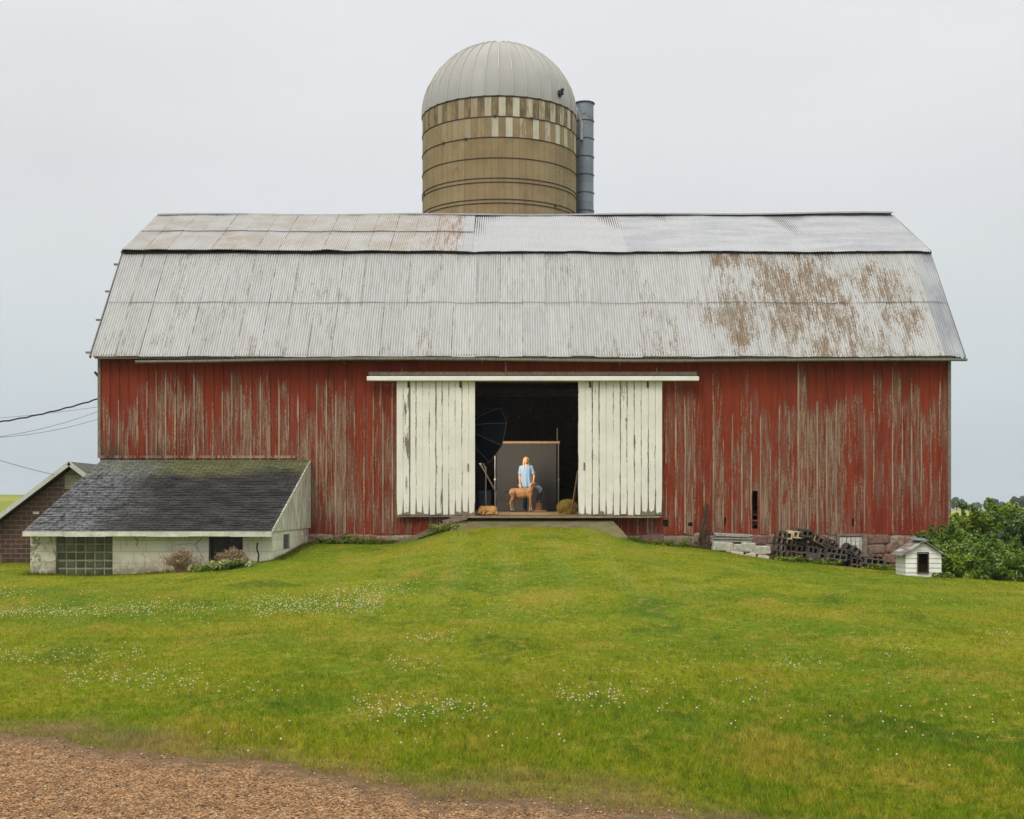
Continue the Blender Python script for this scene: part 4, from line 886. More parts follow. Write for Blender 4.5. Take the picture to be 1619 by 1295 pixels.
mb.box(L(-.015, -DD-.03, .145), (.28, .03, .03), Rz); mb.box(L(-.015, -DD-.03, .63), (.26, .02, .02), Rz); mb.build('door_frame', plain('worn_frame', (.10, .06, .04), .9), dh)
g = G('patched_dog_roof'); nn = g.noise(g.obj(), 4, 3, .6); r = g.attr('rnd'); c = g.mix(g.mr(r, .45, .5), (.15, .145, .135), (.38, .18, .15)); c = g.mix(g.mr(r, .75, .8), c, (.40, .36, .33)); c = g.mix(g.mr(nn, .4, .65, 0, .4), c, (.2, .2, .19)); DR = g.out(c, .75)
mb = MB(); EX = DW+.13; ez = PK+.03-(PK+.03-.6)*EX/DW*.95
for sg in (-1, 1):
    for i in range(5):
        for j in range(4):
            ta, tb = i/5, (i+1)/5; ya = -DD-.1+(2*DD+.2)*j/4; yb2 = ya+(2*DD+.2)/4-.004; o = .01*(4-i)*.3; r = .1 if (i == 0 or i == 4) else random.random()
            pa = L(sg*EX*ta, ya, PK+.04+(ez-PK-.04)*ta+.012); pb = L(sg*EX*ta, yb2, PK+.04+(ez-PK-.04)*ta+.012); pc = L(sg*EX*tb, yb2, PK+.04+(ez-PK-.04)*tb+.022); pd = L(sg*EX*tb, ya, PK+.04+(ez-PK-.04)*tb+.022); dn = Vector((0, 0, -.03))
            mb.add([pa, pb, pc, pd, pa+dn, pb+dn, pc+dn, pd+dn], [(0, 1, 2, 3), (7, 6, 5, 4), (3, 2, 6, 7), (0, 3, 7, 4), (1, 5, 6, 2)], r)
rf = mb.build('roof', DR, dh, attr=True)
mb = MB(); mb.tube([L(0, -DD-.13, PK+.06), L(0, DD+.12, PK+.06)], .04, 10); mb.box(L(0, -.1, PK+.055), (.26, .75, .02), Rz); mb.build('ridge_cap', plain('grey_ridge_metal', (.30, .33, .34), .5, .4), rf)
mb = MB(); mb.box(L(0, 0, .015), (2*DW+.06, 2*DD+.06, .06), Rz); mb.box(L(-.35, -.3, -.03), (.3, .3, .08), Rz); mb.build('base', plain('base_wood', (.28, .25, .18), .9), dh)

# ------------------------------------------------------------------ block pile
def blockmesh(w, d, h, nx, wall=.032):
    mb = MB(); cells = []; cw = (w-wall*(nx+1))/nx
    for i in range(nx): x0 = -w/2+wall+i*(cw+wall); cells.append((x0, x0+cw, wall, h-wall))
    holed(mb, -w/2, w/2, 0, h, cells, lambda u, z, t: (u, -d/2+t, z), d); return mb
BLM = []
for nm, col in (('clay_dark', (.075, .060, .053)), ('clay_brown', (.10, .058, .043)), ('clay_grey', (.12, .11, .098)), ('clay_cream', (.42, .36, .22))):
    g = G(nm); n1 = g.noise(g.obj(), 14, 4, .65); n2 = g.noise(g.pos(), 3, 3, .6); f = g.mr(g.rand(), 0, 1, .6, 1.5, False); c = g.mix(1., col, g.comb(f, f, f), 'MULTIPLY'); c = g.mix(g.mr(n1, .55, .72, 0, .5), c, tuple(min(1, k*2.2+.05) for k in col)); BLM.append(g.out(c, .8, 0, .3, n1, .004, .5))
protos = {}
def block(px, py, Y, ang, mi=0, yaw=0., long=False):
    key = (mi, long)
    if key not in protos:
        mbk = blockmesh(.30 if not long else .52, .30 if not long else .16, .19 if not long else .17, 2 if not long else 3); o = mbk.build('clay_block', BLM[mi], loc=(0, 0, 0)); protos[key] = o
    else:
        o = protos[key].copy(); C.objects.link(o)
    p = at(px, py, Y); o.location = p; o.rotation_euler = (0, math.radians(ang), math.radians(yaw)) 
    lab = {0: 'dark hollow clay block in the tumbled heap against the barn foundation', 1: 'reddish brown hollow clay block in the heap against the barn foundation', 2: 'greyish hollow clay block in the heap against the barn foundation', 3: 'cream coloured hollow block among the dark clay blocks of the heap'}[mi]
    if long: lab = 'long solid-faced clay slab lying in front of the dark block heap'
    props(o, lab, 'block', 'tumbled hollow clay blocks')
rows = [(897, 1330, 1400, 2, 5), (889, 1300, 1395, 3, 5), (882, 1232, 1300, 0, 7), (871.5, 1231, 1306, 5, 8), (860.8, 1231, 1318, 6, 7), (850.5, 1234, 1290, 7, 5)]
for (py, xa, xb, an, _) in rows:
    x = xa; k = 0
    while x < xb:
        t = (x-1228)/170; dy = 26*max(0, t-.12)**1.2 if py < 885 else 0; mi = random.choice((0, 0, 0, 1, 2)); a = an+random.uniform(-6, 8)+(18*max(0, t-.1) if py < 885 else 0)
        if py < 853 and x < 1268: mi = 3 if 1244 < x < 1270 and k % 2 else 0
        block(x, py+dy+random.uniform(-1, 1), 35.35+random.uniform(-.14, .14), a, mi, random.uniform(-8, 8)+(90 if random.random() < .28 else 0)); x += 16.4+random.uniform(0, 1.2); k += 1
block(1258, 851, 35.3, 6, 3, 12); block(1243, 852, 35.25, 4, 3, -8); block(1264, 846.5, 35.5, 8, 2, 8); block(1274, 848, 35.2, 4, 0, 3); block(1275, 841+9, 35.2, 1, 0, 0)
for px, py, an, mi, yw in ((1288, 858, 24, 3, 20), (1296, 862, 26, 1, 8), (1310, 863, 20, 0, -6), (1338, 872, 38, 0, 5), (1349, 876, 42, 0, 0), (1326, 878, 14, 0, 10), (1341, 886, 16, 0, 5), (1322, 889, 8, 1, 0), (1352, 893, 10, 0, 0), (1366, 890, 3, 0, 0), (1366, 901, 4, 1, 0), (1352, 903, 5, 0, 0), (1300, 886, 12, 2, 4), (1311, 877, 15, 0, 2), (1384, 896, 5, 1, 0)): block(px, py, 35.1-(py-880)*.01, an, mi, yw)
for px, py, an, mi in ((1322, 885, 9, 2), (1313, 893, 6, 1), (1385, 903, 6, 1), (1382, 893, 6, 2)): block(px, py, 34.75, an, mi, 4, True)

# pole and masonry stack
for k in range(9):
    pa = at(1126+random.uniform(-2, 6), 843+1.7*k+random.uniform(-.5, .5), 35.3-.03*(k % 3)); pb = at(1186+random.uniform(-3, 6), 847+1.2*k+random.uniform(-.5, .5), 35.3-.03*(k % 3)); mb = MB(); mb.tube([pa, pb], random.uniform(.02, .03), 8)
    props(mb.build('pipe', plain('grey_pipe', (.24, .235, .2), .6, .3) if k == 0 else bpy.data.materials['grey_pipe']), 'long grey pipe in the bundle stacked on pale stones beside the block heap', 'pipe', 'bundled grey pipes')
SPM = [plain('pale_masonry', (.36, .36, .30), .9, 0, .3, 10), plain('pinkish_masonry', (.46, .38, .32), .9, 0, .25, 10)]
for k, (px, py, w, h, mi, an) in enumerate(((1138, 871, .42, .24, 0, 2), (1153, 874, .20, .28, 1, 6), (1168, 872, .34, .2, 0, 0), (1183, 873, .42, .26, 0, 3), (1197, 877, .46, .24, 0, 2), (1165, 881, .36, .16, 1, 4), (1186, 885, .30, .18, 1, -5), (1206, 886, .34, .14, 1, 8), (1209, 876, .3, .22, 0, 0), (1176, 885, .3, .14, 1, 7))):
    p = at(px, py, 35.0-.05*(py > 880)); mb = MB(); mb.box(p+Vector((0, 0, h/2)), (w, .28, h), Matrix.Rotation(math.radians(an), 3, 'Y'), taper=.88); o = bevel(mb.build('stone_block', SPM[mi]), .035, 3)
    props(o, ('rough pinkish stone' if mi else 'rough grey-green stone')+' in the pale masonry pile under the grey pipes', 'stone', 'pale masonry pile')
# leaning iron frame
fr = empty('iron_frame', at(1110, 868, 35.5), 'rusty iron and wood frame leaning against the barn right of the doors', 'frame')
for (a, b, w) in (((1103, 868), (1118, 797), .05), ((1113, 866), (1119, 800), .035), ((1104, 833), (1122, 833), .03), ((1112, 868), (1111, 836), .12), ((1120, 866), (1121, 838), .06), ((1104, 850), (1122, 846), .03)):
    mb = MB(); mb.bar(at(*a, 35.5), at(*b, 35.5 if b[1] > 830 else 35.85), w*1.35, w*.7); mb.build('bar', RUSTY, fr)

# ------------------------------------------------------------------ plants
def leafcloud(centres, n, size, aspect=1.6, up=.3):
    c = np.array([q[:3] for q in centres]); r = np.array([q[3] for q in centres]); w = r**2; k = rng.choice(len(c), n, p=w/w.sum())
    d = rng.normal(0, 1, (n, 3)); d /= np.linalg.norm(d, axis=1)[:, None]; rad = r[k]*(.55+.5*rng.random(n)**.6); P = c[k]+d*rad[:, None]*np.array([1, 1, .9])
    nrm = d+rng.normal(0, .6, (n, 3))+np.array([0, 0, up]); nrm /= np.linalg.norm(nrm, axis=1)[:, None]
    t = np.cross(nrm, rng.normal(0, 1, (n, 3))); t /= np.linalg.norm(t, axis=1)[:, None]; b = np.cross(nrm, t); s = size*(.6+.8*rng.random(n))[:, None]
    V = np.stack([P-t*s*aspect/2, P+b*s*.42, P+t*s*aspect/2-nrm*s*.15, P-b*s*.42], 1).reshape(-1, 3); T = np.arange(4*n).reshape(-1, 4); return V, T
def bush(name, x, y, hw, h, n, size, mat, label, cat, group=None, z0=None, stems=7, crown='foliage', trunk='stem', tree=False, stemmat=None):
    z0 = float(H(x, y)) if z0 is None else z0; root = empty(name, (x, y, z0), label, cat, group); cs = []
    for _ in range(26 if not tree else 18):
        a = random.random()*6.283; rr = hw*math.sqrt(random.random())*.85; zz = random.uniform(.12 if not tree else .35, .88); fall = 1-.35*(rr/hw)**2
        cs.append((x+rr*math.cos(a), y+rr*math.sin(a)*.8, z0+h*zz*fall, hw*random.uniform(.20, .38)))
    cs.append((x, y, z0+h*.8, hw*.3))
    if name == 'shrub':
        for _ in range(9):
            a = random.random()*6.283; e = random.uniform(.3, .95); bx_, by_ = x+hw*e*math.cos(a), y+hw*.8*e*math.sin(a); zz = z0+h*(.86-.4*e*e); lx, ly = math.cos(a)*random.uniform(0, .10), math.sin(a)*.05
            for q in range(5): cs.append((bx_+lx*q, by_+ly*q, zz+.075*q, .085-.009*q))
    V, T = leafcloud(cs, n, size); V[:, 2] = np.maximum(V[:, 2], z0+.01)
    npmesh(crown, V-np.array([x, y, z0]), T, mat, {'rnd': ('FACE', rng.random(len(T)))}, parent=root)
    mb = MB()
    if tree: mb.tube([(x, y, z0-.2), (x+.1*hw, y, z0+h*.4), (x, y, z0+h*.75)], [hw*.09, hw*.06, hw*.02], 8)
    for _ in range(stems):
        q = random.choice(cs); mb.tube([(x+random.uniform(-.2, .2)*hw*(0 if tree else 1), y, z0+(h*.3 if tree else -.02)), ((x+q[0])/2, (y+q[1])/2, (z0+q[2])/2+h*.12), q[:3]], [.03*hw+.008, .02*hw+.006, .006], 6)
    mb.build(trunk, stemmat or BARK, root); return root
BARK = plain('bark', (.09, .065, .045), .95, 0, .3, 14)
LF = [m_leaf('bright_leaf', (.08, .16, .010), (.28, .38, .025)), m_leaf('deep_leaf', (.05, .11, .010), (.18, .28, .022)), m_leaf('greyish_leaf', (.05, .10, .025), (.16, .24, .06))]
HG = 'shrubs growing at the right end of the barn'
for (px, Y, hw, top, n, k, lab) in ((1478, 33.0, .50, 850, 6000, 1, 'low dark green shrub directly behind the doghouse'), (1512, 32.6, .75, 830, 12000, 1, 'bushy dark shrub at the barn corner just right of the doghouse'),
    (1552, 33.4, .85, 800, 14000, 0, 'bright green shrub with a twig reaching left past the barn corner'), (1598, 34.2, .95, 783, 16000, 0, 'tallest bright green shrub near the right edge of the view'),
    (1625, 32.2, .9, 800, 12000, 2, 'greyish green feathery shrub at the right edge'), (1574, 31.2, .7, 852, 9000, 1, 'low rounded shrub in front of the tall bright one'), (1528, 31.3, .55, 868, 6500, 0, 'small leafy shrub nearest the doghouse on its right')):
    x = wx(px, Y); z0 = float(H(x, Y)); bush('shrub', x, Y, hw, wz(top, Y)-z0, int(n*1.7), .055, LF[k], lab, 'shrub', HG, stems=8)
for (px, Y, hw, top, n, k, lab) in ((1538, 34.2, .6, 806, 9000, 0, 'upright shrub rising behind the barn corner shrub'), (1500, 34.2, .5, 838, 7000, 1, 'shrub wedged against the barn end wall behind the doghouse'), (1590, 30.6, .6, 872, 7000, 1, 'dark low shrub in front at the right, on the lawn edge')):
    x = wx(px, Y); z0 = float(H(x, Y)); bush('shrub', x, Y, hw, wz(top, Y)-z0, int(n*1.5), .055, LF[k], lab, 'shrub', HG, stems=8)
bush('shrub', wx(1700, 33), 33, 1.1, 1.9, 9000, .08, LF[1], 'dark shrub just cut off by the right edge of the view', 'shrub', HG)
# twig
mb = MB(); mb.tube([at(1552, 812, 33.1), at(1535, 803, 33.0), at(1516, 797, 32.9)], [.012, .008, .004], 6); tw = mb.build('twig', BARK); props(tw, 'single leafy twig poking out left above the shrubs', 'twig')
cs = [(*at(1516+i*6, 797+i*2.0, 32.95), .10) for i in range(6)]; V, T = leafcloud(cs, 260, .05); npmesh('leaves', V-np.array(tw.location), T, LF[2], {'rnd': ('FACE', rng.random(len(T)))}, parent=tw)
# shed-side plants
DRYL = m_leaf('dry_brown_leaf', (.20, .135, .075), (.42, .31, .19), (.3, .2, .1)); HOST = m_leaf('variegated_leaf', (.12, .17, .02), (.40, .42, .14), (.6, .6, .4)); WEED = m_leaf('weed_leaf', (.10, .17, .012), (.24, .32, .03))
def twigs(name, x, y, hw, h, n, mat, lmat, label, nl=1200, ls=.025):
    z0 = float(H(x, y)); root = empty(name, (x, y, z0), label, 'shrub'); mb = MB(); cs = []
    for _ in range(n):
        a = random.random()*6.283; e = random.random(); tip = Vector((x+hw*math.cos(a)*e, y+hw*.6*math.sin(a)*e, z0+h*random.uniform(.5, 1.)*(1-.35*e))); b = Vector((x+random.uniform(-.3, .3)*hw, y, z0-.02)); mid = b.lerp(tip, .5)+Vector((random.uniform(-.06, .06), 0, .05))
        mb.tube([b, mid, tip], [.009, .006, .003], 4, False); cs.append((*mid.lerp(tip, .6), .11*hw/.4)); cs.append((*tip, .07))
    mb.build('stem', mat, root); V, T = leafcloud(cs, nl, ls, 2.2); npmesh('foliage', V-np.array([x, y, z0]), T, lmat, {'rnd': ('FACE', rng.random(len(T)))}, parent=root)
TW = plain('dry_twig', (.34, .23, .15), .9)
twigs('dead_shrub', wx(288, 29.9), 29.85, .50, .58, 90, TW, DRYL, 'bare brown twiggy shrub by the middle of the white shed wall', 1700)
twigs('dead_shrub', wx(368, 29.9), 29.9, .45, .50, 110, TW, DRYL, 'rounded brown dry shrub under the dark shed window', 3500)
mb = MB()
for (a, b) in (((280, 908), (218, 875)), ((262, 905), (224, 866)), ((228, 905), (226, 862)), ((300, 905), (303, 866)), ((258, 903), (258, 880))): mb.tube([at(*a, 29.8), at((a[0]+b[0])/2+2, (a[1]+b[1])/2-1, 29.8), at(*b, 29.8)], [.008, .006, .003], 5)
props(mb.build('bare_branches', TW), 'long bare branches sticking up and left in front of the white shed wall', 'branches')
def hosta(x, y, hw, h, n, mat, label, cat='plant'):
    if mat is WEED: h *= .75; n = int(n*.45)
    z0 = float(H(x, y)); cs = [(x+random.uniform(-1, 1)*hw, y+random.uniform(-.15, .15), z0+random.uniform(.15, .8)*h, .35*h) for _ in range(24)]; root = empty('leafy_plant', (x, y, z0), label, cat); V, T = leafcloud(cs, int(n*1.8), .038, 2.2, .8); V[:, 2] = np.maximum(V[:, 2], z0+.005); npmesh('foliage', V-np.array([x, y, z0]), T, mat, {'rnd': ('FACE', rng.random(len(T)))}, parent=root)
    mb = MB()
    for q in cs[:12]: mb.tube([(x+(q[0]-x)*.6, q[1], z0-.01), q[:3]], .006, 5)
    mb.build('stem', plain('green_stem', (.1, .16, .03), .8) if 'green_stem' not in bpy.data.materials else bpy.data.materials['green_stem'], root)
hosta(wx(368, 29.6), 29.55, .48, .24, 1500, HOST, 'low plant with yellow-green variegated leaves in front of the shed', 'plant')
hosta(wx(322, 29.6), 29.6, .30, .24, 600, WEED, 'patch of green weeds left of the variegated plant by the shed')
for px, Y, hw, h, lab in ((522, 35.6, .35, .25, 'bright weed clump by the stone foundation beside the shed'), (565, 35.6, .4, .32, 'taller weed clump at the foundation left of the sloping plank'), (700, 35.0, .4, .30, 'weedy grass tuft at the left side of the concrete ramp'), (1245, 34.7, .45, .22, 'yellow-green weeds in front of the left end of the block heap'), (1300, 34.6, .5, .20, 'yellow-green weeds along the middle of the block heap'), (1060, 35.6, .5, .22, 'weed tuft along the foundation right of the ramp'), (1395, 33.8, .5, .22, 'weeds between the block heap and the doghouse'), (1490, 30.7, .25, .18, 'weed tuft at the right foot of the doghouse')):
    hosta(wx(px, Y), Y, hw, h, 700, WEED, lab)

# ------------------------------------------------------------------ far trees
FT = m_leaf('far_leaf', (.03, .055, .02), (.07, .11, .035))
for k, (px, Y, hwp, top, lab) in enumerate(((1512, 620, 14, 786, 'far round tree just past the barn corner on the field edge'), (1500, 640, 9, 788, 'far tree half hidden by the barn corner'), (1570, 520, 16, 788, 'far dome-shaped tree standing alone between the fields'), (1604, 420, 14, 783, 'far tree above the tallest shrub at the right'), (1622, 400, 14, 780, 'far tree at the right edge of the horizon'), (1545, 900, 10, 795, 'smallest farthest tree low on the horizon'))):
    x = wx(px, Y); z0 = float(H(x, Y)); hw = hwp*Y/F; bush('tree', x, Y, hw, wz(top, Y)-z0, 3500, hw*.13, FT, lab, 'tree', 'trees on the far field edge', stems=4, crown='crown', trunk='trunk', tree=True)

exec_people = True
# ------------------------------------------------------------------ studio set inside the doorway
def bag(name, mat, parent=None): return MB()
STEEL = plain('stand_steel', (.45, .45, .46), .35, .8, .05); BLACKM = plain('black_metal', (.02, .02, .022), .5, .3)
bd = empty('backdrop', (.47, 40.4, fz(40)), 'grey seamless backdrop hanging on a crossbar between two stands', 'backdrop'); BY = 40.4
xa, xb = wx(784, BY), wx(883, BY); zt = wz(700, BY); zf = fz(40)
g = G('grey_backdrop_paper'); nn = g.noise(g.pos(), 1.2, 3, .5); PAPER = g.out(g.mix(nn, (.075, .078, .082), (.098, .100, .102)), .9, 0, .2)
prf = [(BY, zt-.02), (BY, zf+.30), (BY-.05, zf+.14), (BY-.16, zf+.04), (BY-.35, zf+.012), (BY-.75, zf+.010)]
mb = MB(); vs = []
for (y, z) in prf: vs += [(xa+.02, y, z), (xb-.07, y, z), (xa+.02, y+.006, z-.004), (xb-.07, y+.006, z-.004)]
for i in range(len(prf)-1): a = 4*i; mb.add([vs[a], vs[a+1], vs[a+5], vs[a+4], vs[a+2], vs[a+3], vs[a+7], vs[a+6]], [(0, 1, 2, 3), (7, 6, 5, 4)])
mb.build('paper_sheet', PAPER, bd, smooth=False)
mb = MB(); mb.tube([(xa-.08, BY, zt+.01), (xb+.04, BY, zt+.01)], .038, 14); mb.build('crossbar', plain('cardboard_roll', (.52, .38, .22), .7), bd)
for x, top in ((xa-.03, zt+.05), (xb+.0, zt+.02)):
    mb = MB(); mb.tube([(x, BY+.02, zf), (x, BY+.02, zf+1.0), (x, BY+.02, zf+1.001), (x, BY+.02, top)], [.02, .02, .015, .015], 10)
    for s in (-1, 1): mb.bar((x, BY+.02, zf+.25), (x+s*.10, BY+.02-.3*s, zf+.02), .018)
    mb.box((x, BY+.02, zf+1.0), (.06, .06, .05)); mb.build('stand', STEEL, bd)
mb = MB(); mb.tube([(wx(881, 40.6), 40.6, zf), (wx(881, 40.6), 40.6, wz(677, 40.6))], .016, 8); props(mb.build('pole', plain('wooden_pole', (.22, .18, .10), .8)), 'thin wooden pole rising above the right end of the backdrop', 'pole')
# softbox
sb = empty('softbox', (wx(770, 37.6), 37.6, fz(37.6)), 'large dark octagonal studio softbox on a stand behind the left barn door', 'softbox')
Cn = at(773, 689, 37.6); nrm = Vector((.80, .53, -.24)).normalized(); ux = nrm.cross(Vector((0, 0, 1))).normalized(); uz = ux.cross(nrm).normalized()
R8 = [Cn+(ux*math.cos(math.radians(22.5+45*k))+uz*math.sin(math.radians(22.5+45*k)))*.88 for k in range(8)]; apex = Cn-nrm*.78
mb = MB(); ring1 = [apex+(p-Cn)*.12 for p in R8]
def lerpb(t, k): p = ring1[k].lerp(R8[k], t); return p-nrm*(.12*math.sin(math.pi*t))
seg = 6; grid = [[lerpb(i/seg, k) for k in range(8)] for i in range(seg+1)]; vs = [v for row in grid for v in row]
mb.add(vs, [(i*8+k, i*8+(k+1) % 8, (i+1)*8+(k+1) % 8, (i+1)*8+k) for i in range(seg) for k in range(8)]+[tuple(range(8))]); mb.build('shell', plain('navy_nylon', (.0045, .005, .011), .8, 0, .1, spec=.1), sb)
mb = MB()
for k in range(8): mb.mark(); mb.tube([grid[i][k] for i in range(seg+1)], .009, 5)
mb.mark(); mb.tube([R8[k % 8] for k in range(9)], .012, 5); mb.each('rib', plain('rib_piping', (.10, .10, .12), .5), sb)
ms = G('lit_diffuser'); DIF = ms.out((.8, .8, .8), .9, emit=(1., .80, .60), es=19.)
mb = MB(); mb.add([p+nrm*-.03-(p-Cn)*.03 for p in R8], [tuple(range(8))]); mb.build('diffuser', DIF, sb)
bx = wx(768, 37.6); by = 37.6; bz = fz(37.6)
mb = MB(); mb.bar(apex-nrm*.02, apex-nrm*.30, .12, .12); mb.build('lamp_head', BLACKM, sb)
mb = MB(); mb.tube([(bx, by, bz+.25), (bx, by, bz+1.35)], .016, 8); mb.tube([(bx, by, bz+1.3), apex-nrm*.15], .016, 8); mb.build('pole', STEEL, sb)
for a in (-20, 110, 230):
    mb = MB(); e = (bx+.36*math.cos(math.radians(a)), by+.36*math.sin(math.radians(a)), bz+.015); mb.tube([(bx, by, bz+.40), e], .011, 8); mb.build('leg', BLACKM, sb)
mb = MB(); mb.tube([at(759, 733, 37.9), at(784, 778, 38.4)], .022, 8); mb.tube([at(784, 778, 38.4), at(783, 805, 38.4)], .015, 8); mb.tube([at(783, 800, 38.4), at(788, 812, 37.4)], .014, 8); props(mb.build('light_stand', STEEL), 'slanting metal boom stand between the softbox and the backdrop', 'stand')
mb = MB(); mb.b2(wx(757, 37.9), wx(776, 37.9), 37.8, 38.2, fz(38), wz(776, 37.9)); mb.b2(wx(760, 37.9), wx(773, 37.9), 37.79, 37.8, wz(800, 37.9), wz(780, 37.9)); props(bevel(mb.build('crate', plain('blue_crate', (.012, .02, .035), .6)), .02), 'dark blue equipment case standing behind the sleeping dog', 'case')
# hay
g = G('straw'); r = g.attr('rnd'); HAY = g.out(g.mix(r, (.20, .13, .02), (.50, .36, .08)), .8)
hx, hy = wx(897, 37.4), 37.4; hz = fz(hy); hb = empty('hay_bale', (hx, hy, hz), 'tousled golden hay bale just inside the right barn door', 'hay bale')
mb = MB(); mb.ball((hx-.03, hy, hz+.17), (.25, .32, .20)); mb.ball((hx+.1, hy, hz+.13), (.2, .3, .18)); o = mb.build('core', plain('hay_core', (.16, .115, .03), .9, 0, .4, 20), hb, smooth=True)
n = 7000; P = rng.normal(0, 1, (n, 3)); P = P/np.linalg.norm(P, axis=1)[:, None]*(.82+.25*rng.random((n, 1)))*np.array([.29, .33, .23])+np.array([hx, hy, hz+.17]); d = rng.normal(0, 1, (n, 3)); d /= np.linalg.norm(d, axis=1)[:, None]; s = .05
P2 = P+d*s; w = np.cross(d, rng.normal(0, 1, (n, 3))); w = w/np.linalg.norm(w, axis=1)[:, None]*.004; V = np.stack([P-w, P+w, P2], 1).reshape(-1, 3); V[:, 2] = np.maximum(V[:, 2], hz+.003)
npmesh('straw', V-np.array([hx, hy, hz]), np.arange(3*n).reshape(-1, 3), HAY, {'rnd': ('FACE', rng.random(n))}, parent=hb)
n = 4000; P = np.stack([rng.normal(wx(898, 37), .25, n), rng.normal(37.0, .3, n), np.zeros(n)], 1); P[:, 1] = np.clip(P[:, 1], 36.2, 38.2); P[:, 2] = 1.375+(P[:, 1]-36)*.027+.16*rng.random(n)*np.exp(-((P[:, 0]-wx(903, 37))/.18)**2); d = rng.normal(0, 1, (n, 3))*[1, 1, .3]; d /= np.linalg.norm(d, axis=1)[:, None]; P2 = P+d*.06; w = np.cross(d, [0, 0, 1.])*.004
V = np.stack([P-w, P+w, P2], 1).reshape(-1, 3); props(npmesh('loose_straw', V, np.arange(3*n).reshape(-1, 3), HAY, {'rnd': ('FACE', rng.random(n))}), kind='stuff', label='loose straw spilled on the floor by the right barn door', cat='straw')
mb = MB(); mb.bar(at(904, 808, 36.6), at(914, 745, 36.4), .035, .05); props(mb.build('board', plain('brown_board', (.14, .07, .04), .8)), 'narrow brown board leaning behind the right sliding door by the hay', 'board')
# dark hay heap at the back right
cs = [(3.2+random.uniform(-.9, .9), 43.5+random.uniform(-.6, .6), 1.5+random.uniform(0, .8), .5) for _ in range(10)]; mb = MB()
for q in cs: mb.ball(q[:3], (q[3]*1.3, q[3], q[3]*.7))
o = remesh(mb.build('hay_heap', plain('old_hay', (.12, .09, .045), .95, 0, .4, 5)), .06, 2); props(o, 'dim heap of old hay in the shadows right of the backdrop', 'hay')

# ------------------------------------------------------------------ person
YP = 39.3; fzp = fz(YP); PO = Vector((.45, YP, fzp))
def q_(x, y, z): return PO+Vector((x, y, z))
per = empty('person', PO, 'blond person in light blue top and jeans, one foot raised, standing behind the goat', 'person')
g = G('skin'); SKIN = g.out((.60, .33, .20), .55, 0, .35)
mb = MB()
mb.ball(q_(-.02, -.005, 1.555), (.073, .09, .098)); mb.ball(q_(-.02, -.028, 1.505), (.054, .065, .062))      # skull, jaw
mb.ball(q_(-.02, -.098, 1.535), (.013, .018, .022)); mb.ball(q_(-.02, -.100, 1.522), (.016, .014, .011))        # nose
for s in (-1, 1): mb.ball(q_(-.02+s*.074, .0, 1.54), (.012, .02, .03)); mb.ball(q_(-.02+s*.03, -.083, 1.512), (.02, .014, .02))
mb.limb([q_(-.02, .01, 1.48), q_(-.02, .015, 1.40)], [.048, .055])
mb.limb([q_(-.02, .01, 1.36), q_(-.01, .01, 1.2), q_(0, 0, 1.05), q_(.01, 0, .92)], [.085, .10, .09, .105])
mb.limb([q_(-.16, .01, 1.34), q_(.12, .01, 1.34)], [.048, .048])
arms = [[q_(-.175, .01, 1.33), q_(-.215, .02, 1.06), q_(-.205, -.14, .83)], [q_(.14, .01, 1.33), q_(.225, .01, 1.08), q_(.20, -.15, .91)]]
for a in arms: mb.limb(a, [.052, .040, .027])
def hand(mb, w, fdir, palm, out):
    fdir = Vector(fdir).normalized(); palm = Vector(palm).normalized(); side = fdir.cross(palm).normalized()
    c = w+fdir*.045
    mb.limb([w, c], [.026, .030])
    for k in range(-1, 2): mb.limb([c+side*.022*k-fdir*.01, c+side*.024*k+fdir*.03], [.017, .014])
    for k, ln in enumerate((.060, .070, .066, .050)):
        b = c+side*(.032-.0215*k)+fdir*.03; m = b+fdir*ln*.55+palm*.006; t = m+fdir*ln*.4+palm*.025; mb.limb([b, m, t], [.0095, .0085, .007])
    tb = w+fdir*.02+side*out*.025; mb.limb([tb, tb+side*out*.028+fdir*.03, tb+side*out*.03+fdir*.055+palm*.012], [.013, .011, .009])
hand(mb, arms[0][2], (.05, -.75, -.55), (.0, -.5, -.85), -1); hand(mb, arms[1][2], (-.15, -.8, -.45), (-.3, -.4, -.8), 1)
for pts, rd in (([q_(-.06, .0, .88), q_(-.05, -.02, .48), q_(-.045, .03, .09)], [.085, .055, .04]), ([q_(.09, 0, .87), q_(.42, -.17, .66), q_(.35, -.08, .36)], [.085, .058, .04])): mb.limb(pts, rd)
body = remesh(mb.build('body', SKIN, per), .0065, 5)
# face
mb = MB()
for s in (-1, 1): mb.mark(); mb.ball(q_(-.02+s*.028, -.086, 1.556), (.011, .006, .006))
mb.each('eye', plain('eye_dark', (.05, .035, .03), .3, 0, 0), per)
mb = MB()
for s in (-1, 1): mb.mark(); mb.ball(q_(-.02+s*.028, -.090, 1.573), (.016, .005, .003))
mb.each('eyebrow', plain('brow', (.25, .14, .06), .7, 0, 0), per)
mb = MB(); mb.ball(q_(-.02, -.090, 1.492), (.022, .007, .007)); mb.build('mouth', plain('lips', (.50, .17, .13), .5, 0, 0), per)
g = G('blond_hair'); nn = g.noise(g.mul(g.obj(), (1, 1, .15)), 90, 4, .6); HAIR = g.out(g.mix(nn, (.42, .26, .10), (.75, .54, .27)), .45, 0, .4, nn, .006, .8)
mb = MB(); mb.ball(q_(-.02, .022, 1.580), (.084, .092, .088))
mb.limb([q_(-.075, -.035, 1.60), q_(-.098, -.02, 1.53), q_(-.10, -.03, 1.44), q_(-.088, -.085, 1.34), q_(-.082, -.10, 1.29)], [.03, .026, .027, .025, .012])
mb.limb([q_(.04, -.025, 1.60), q_(.056, .0, 1.53), q_(.055, .02, 1.44), q_(.05, .05, 1.36)], [.028, .024, .024, .018])
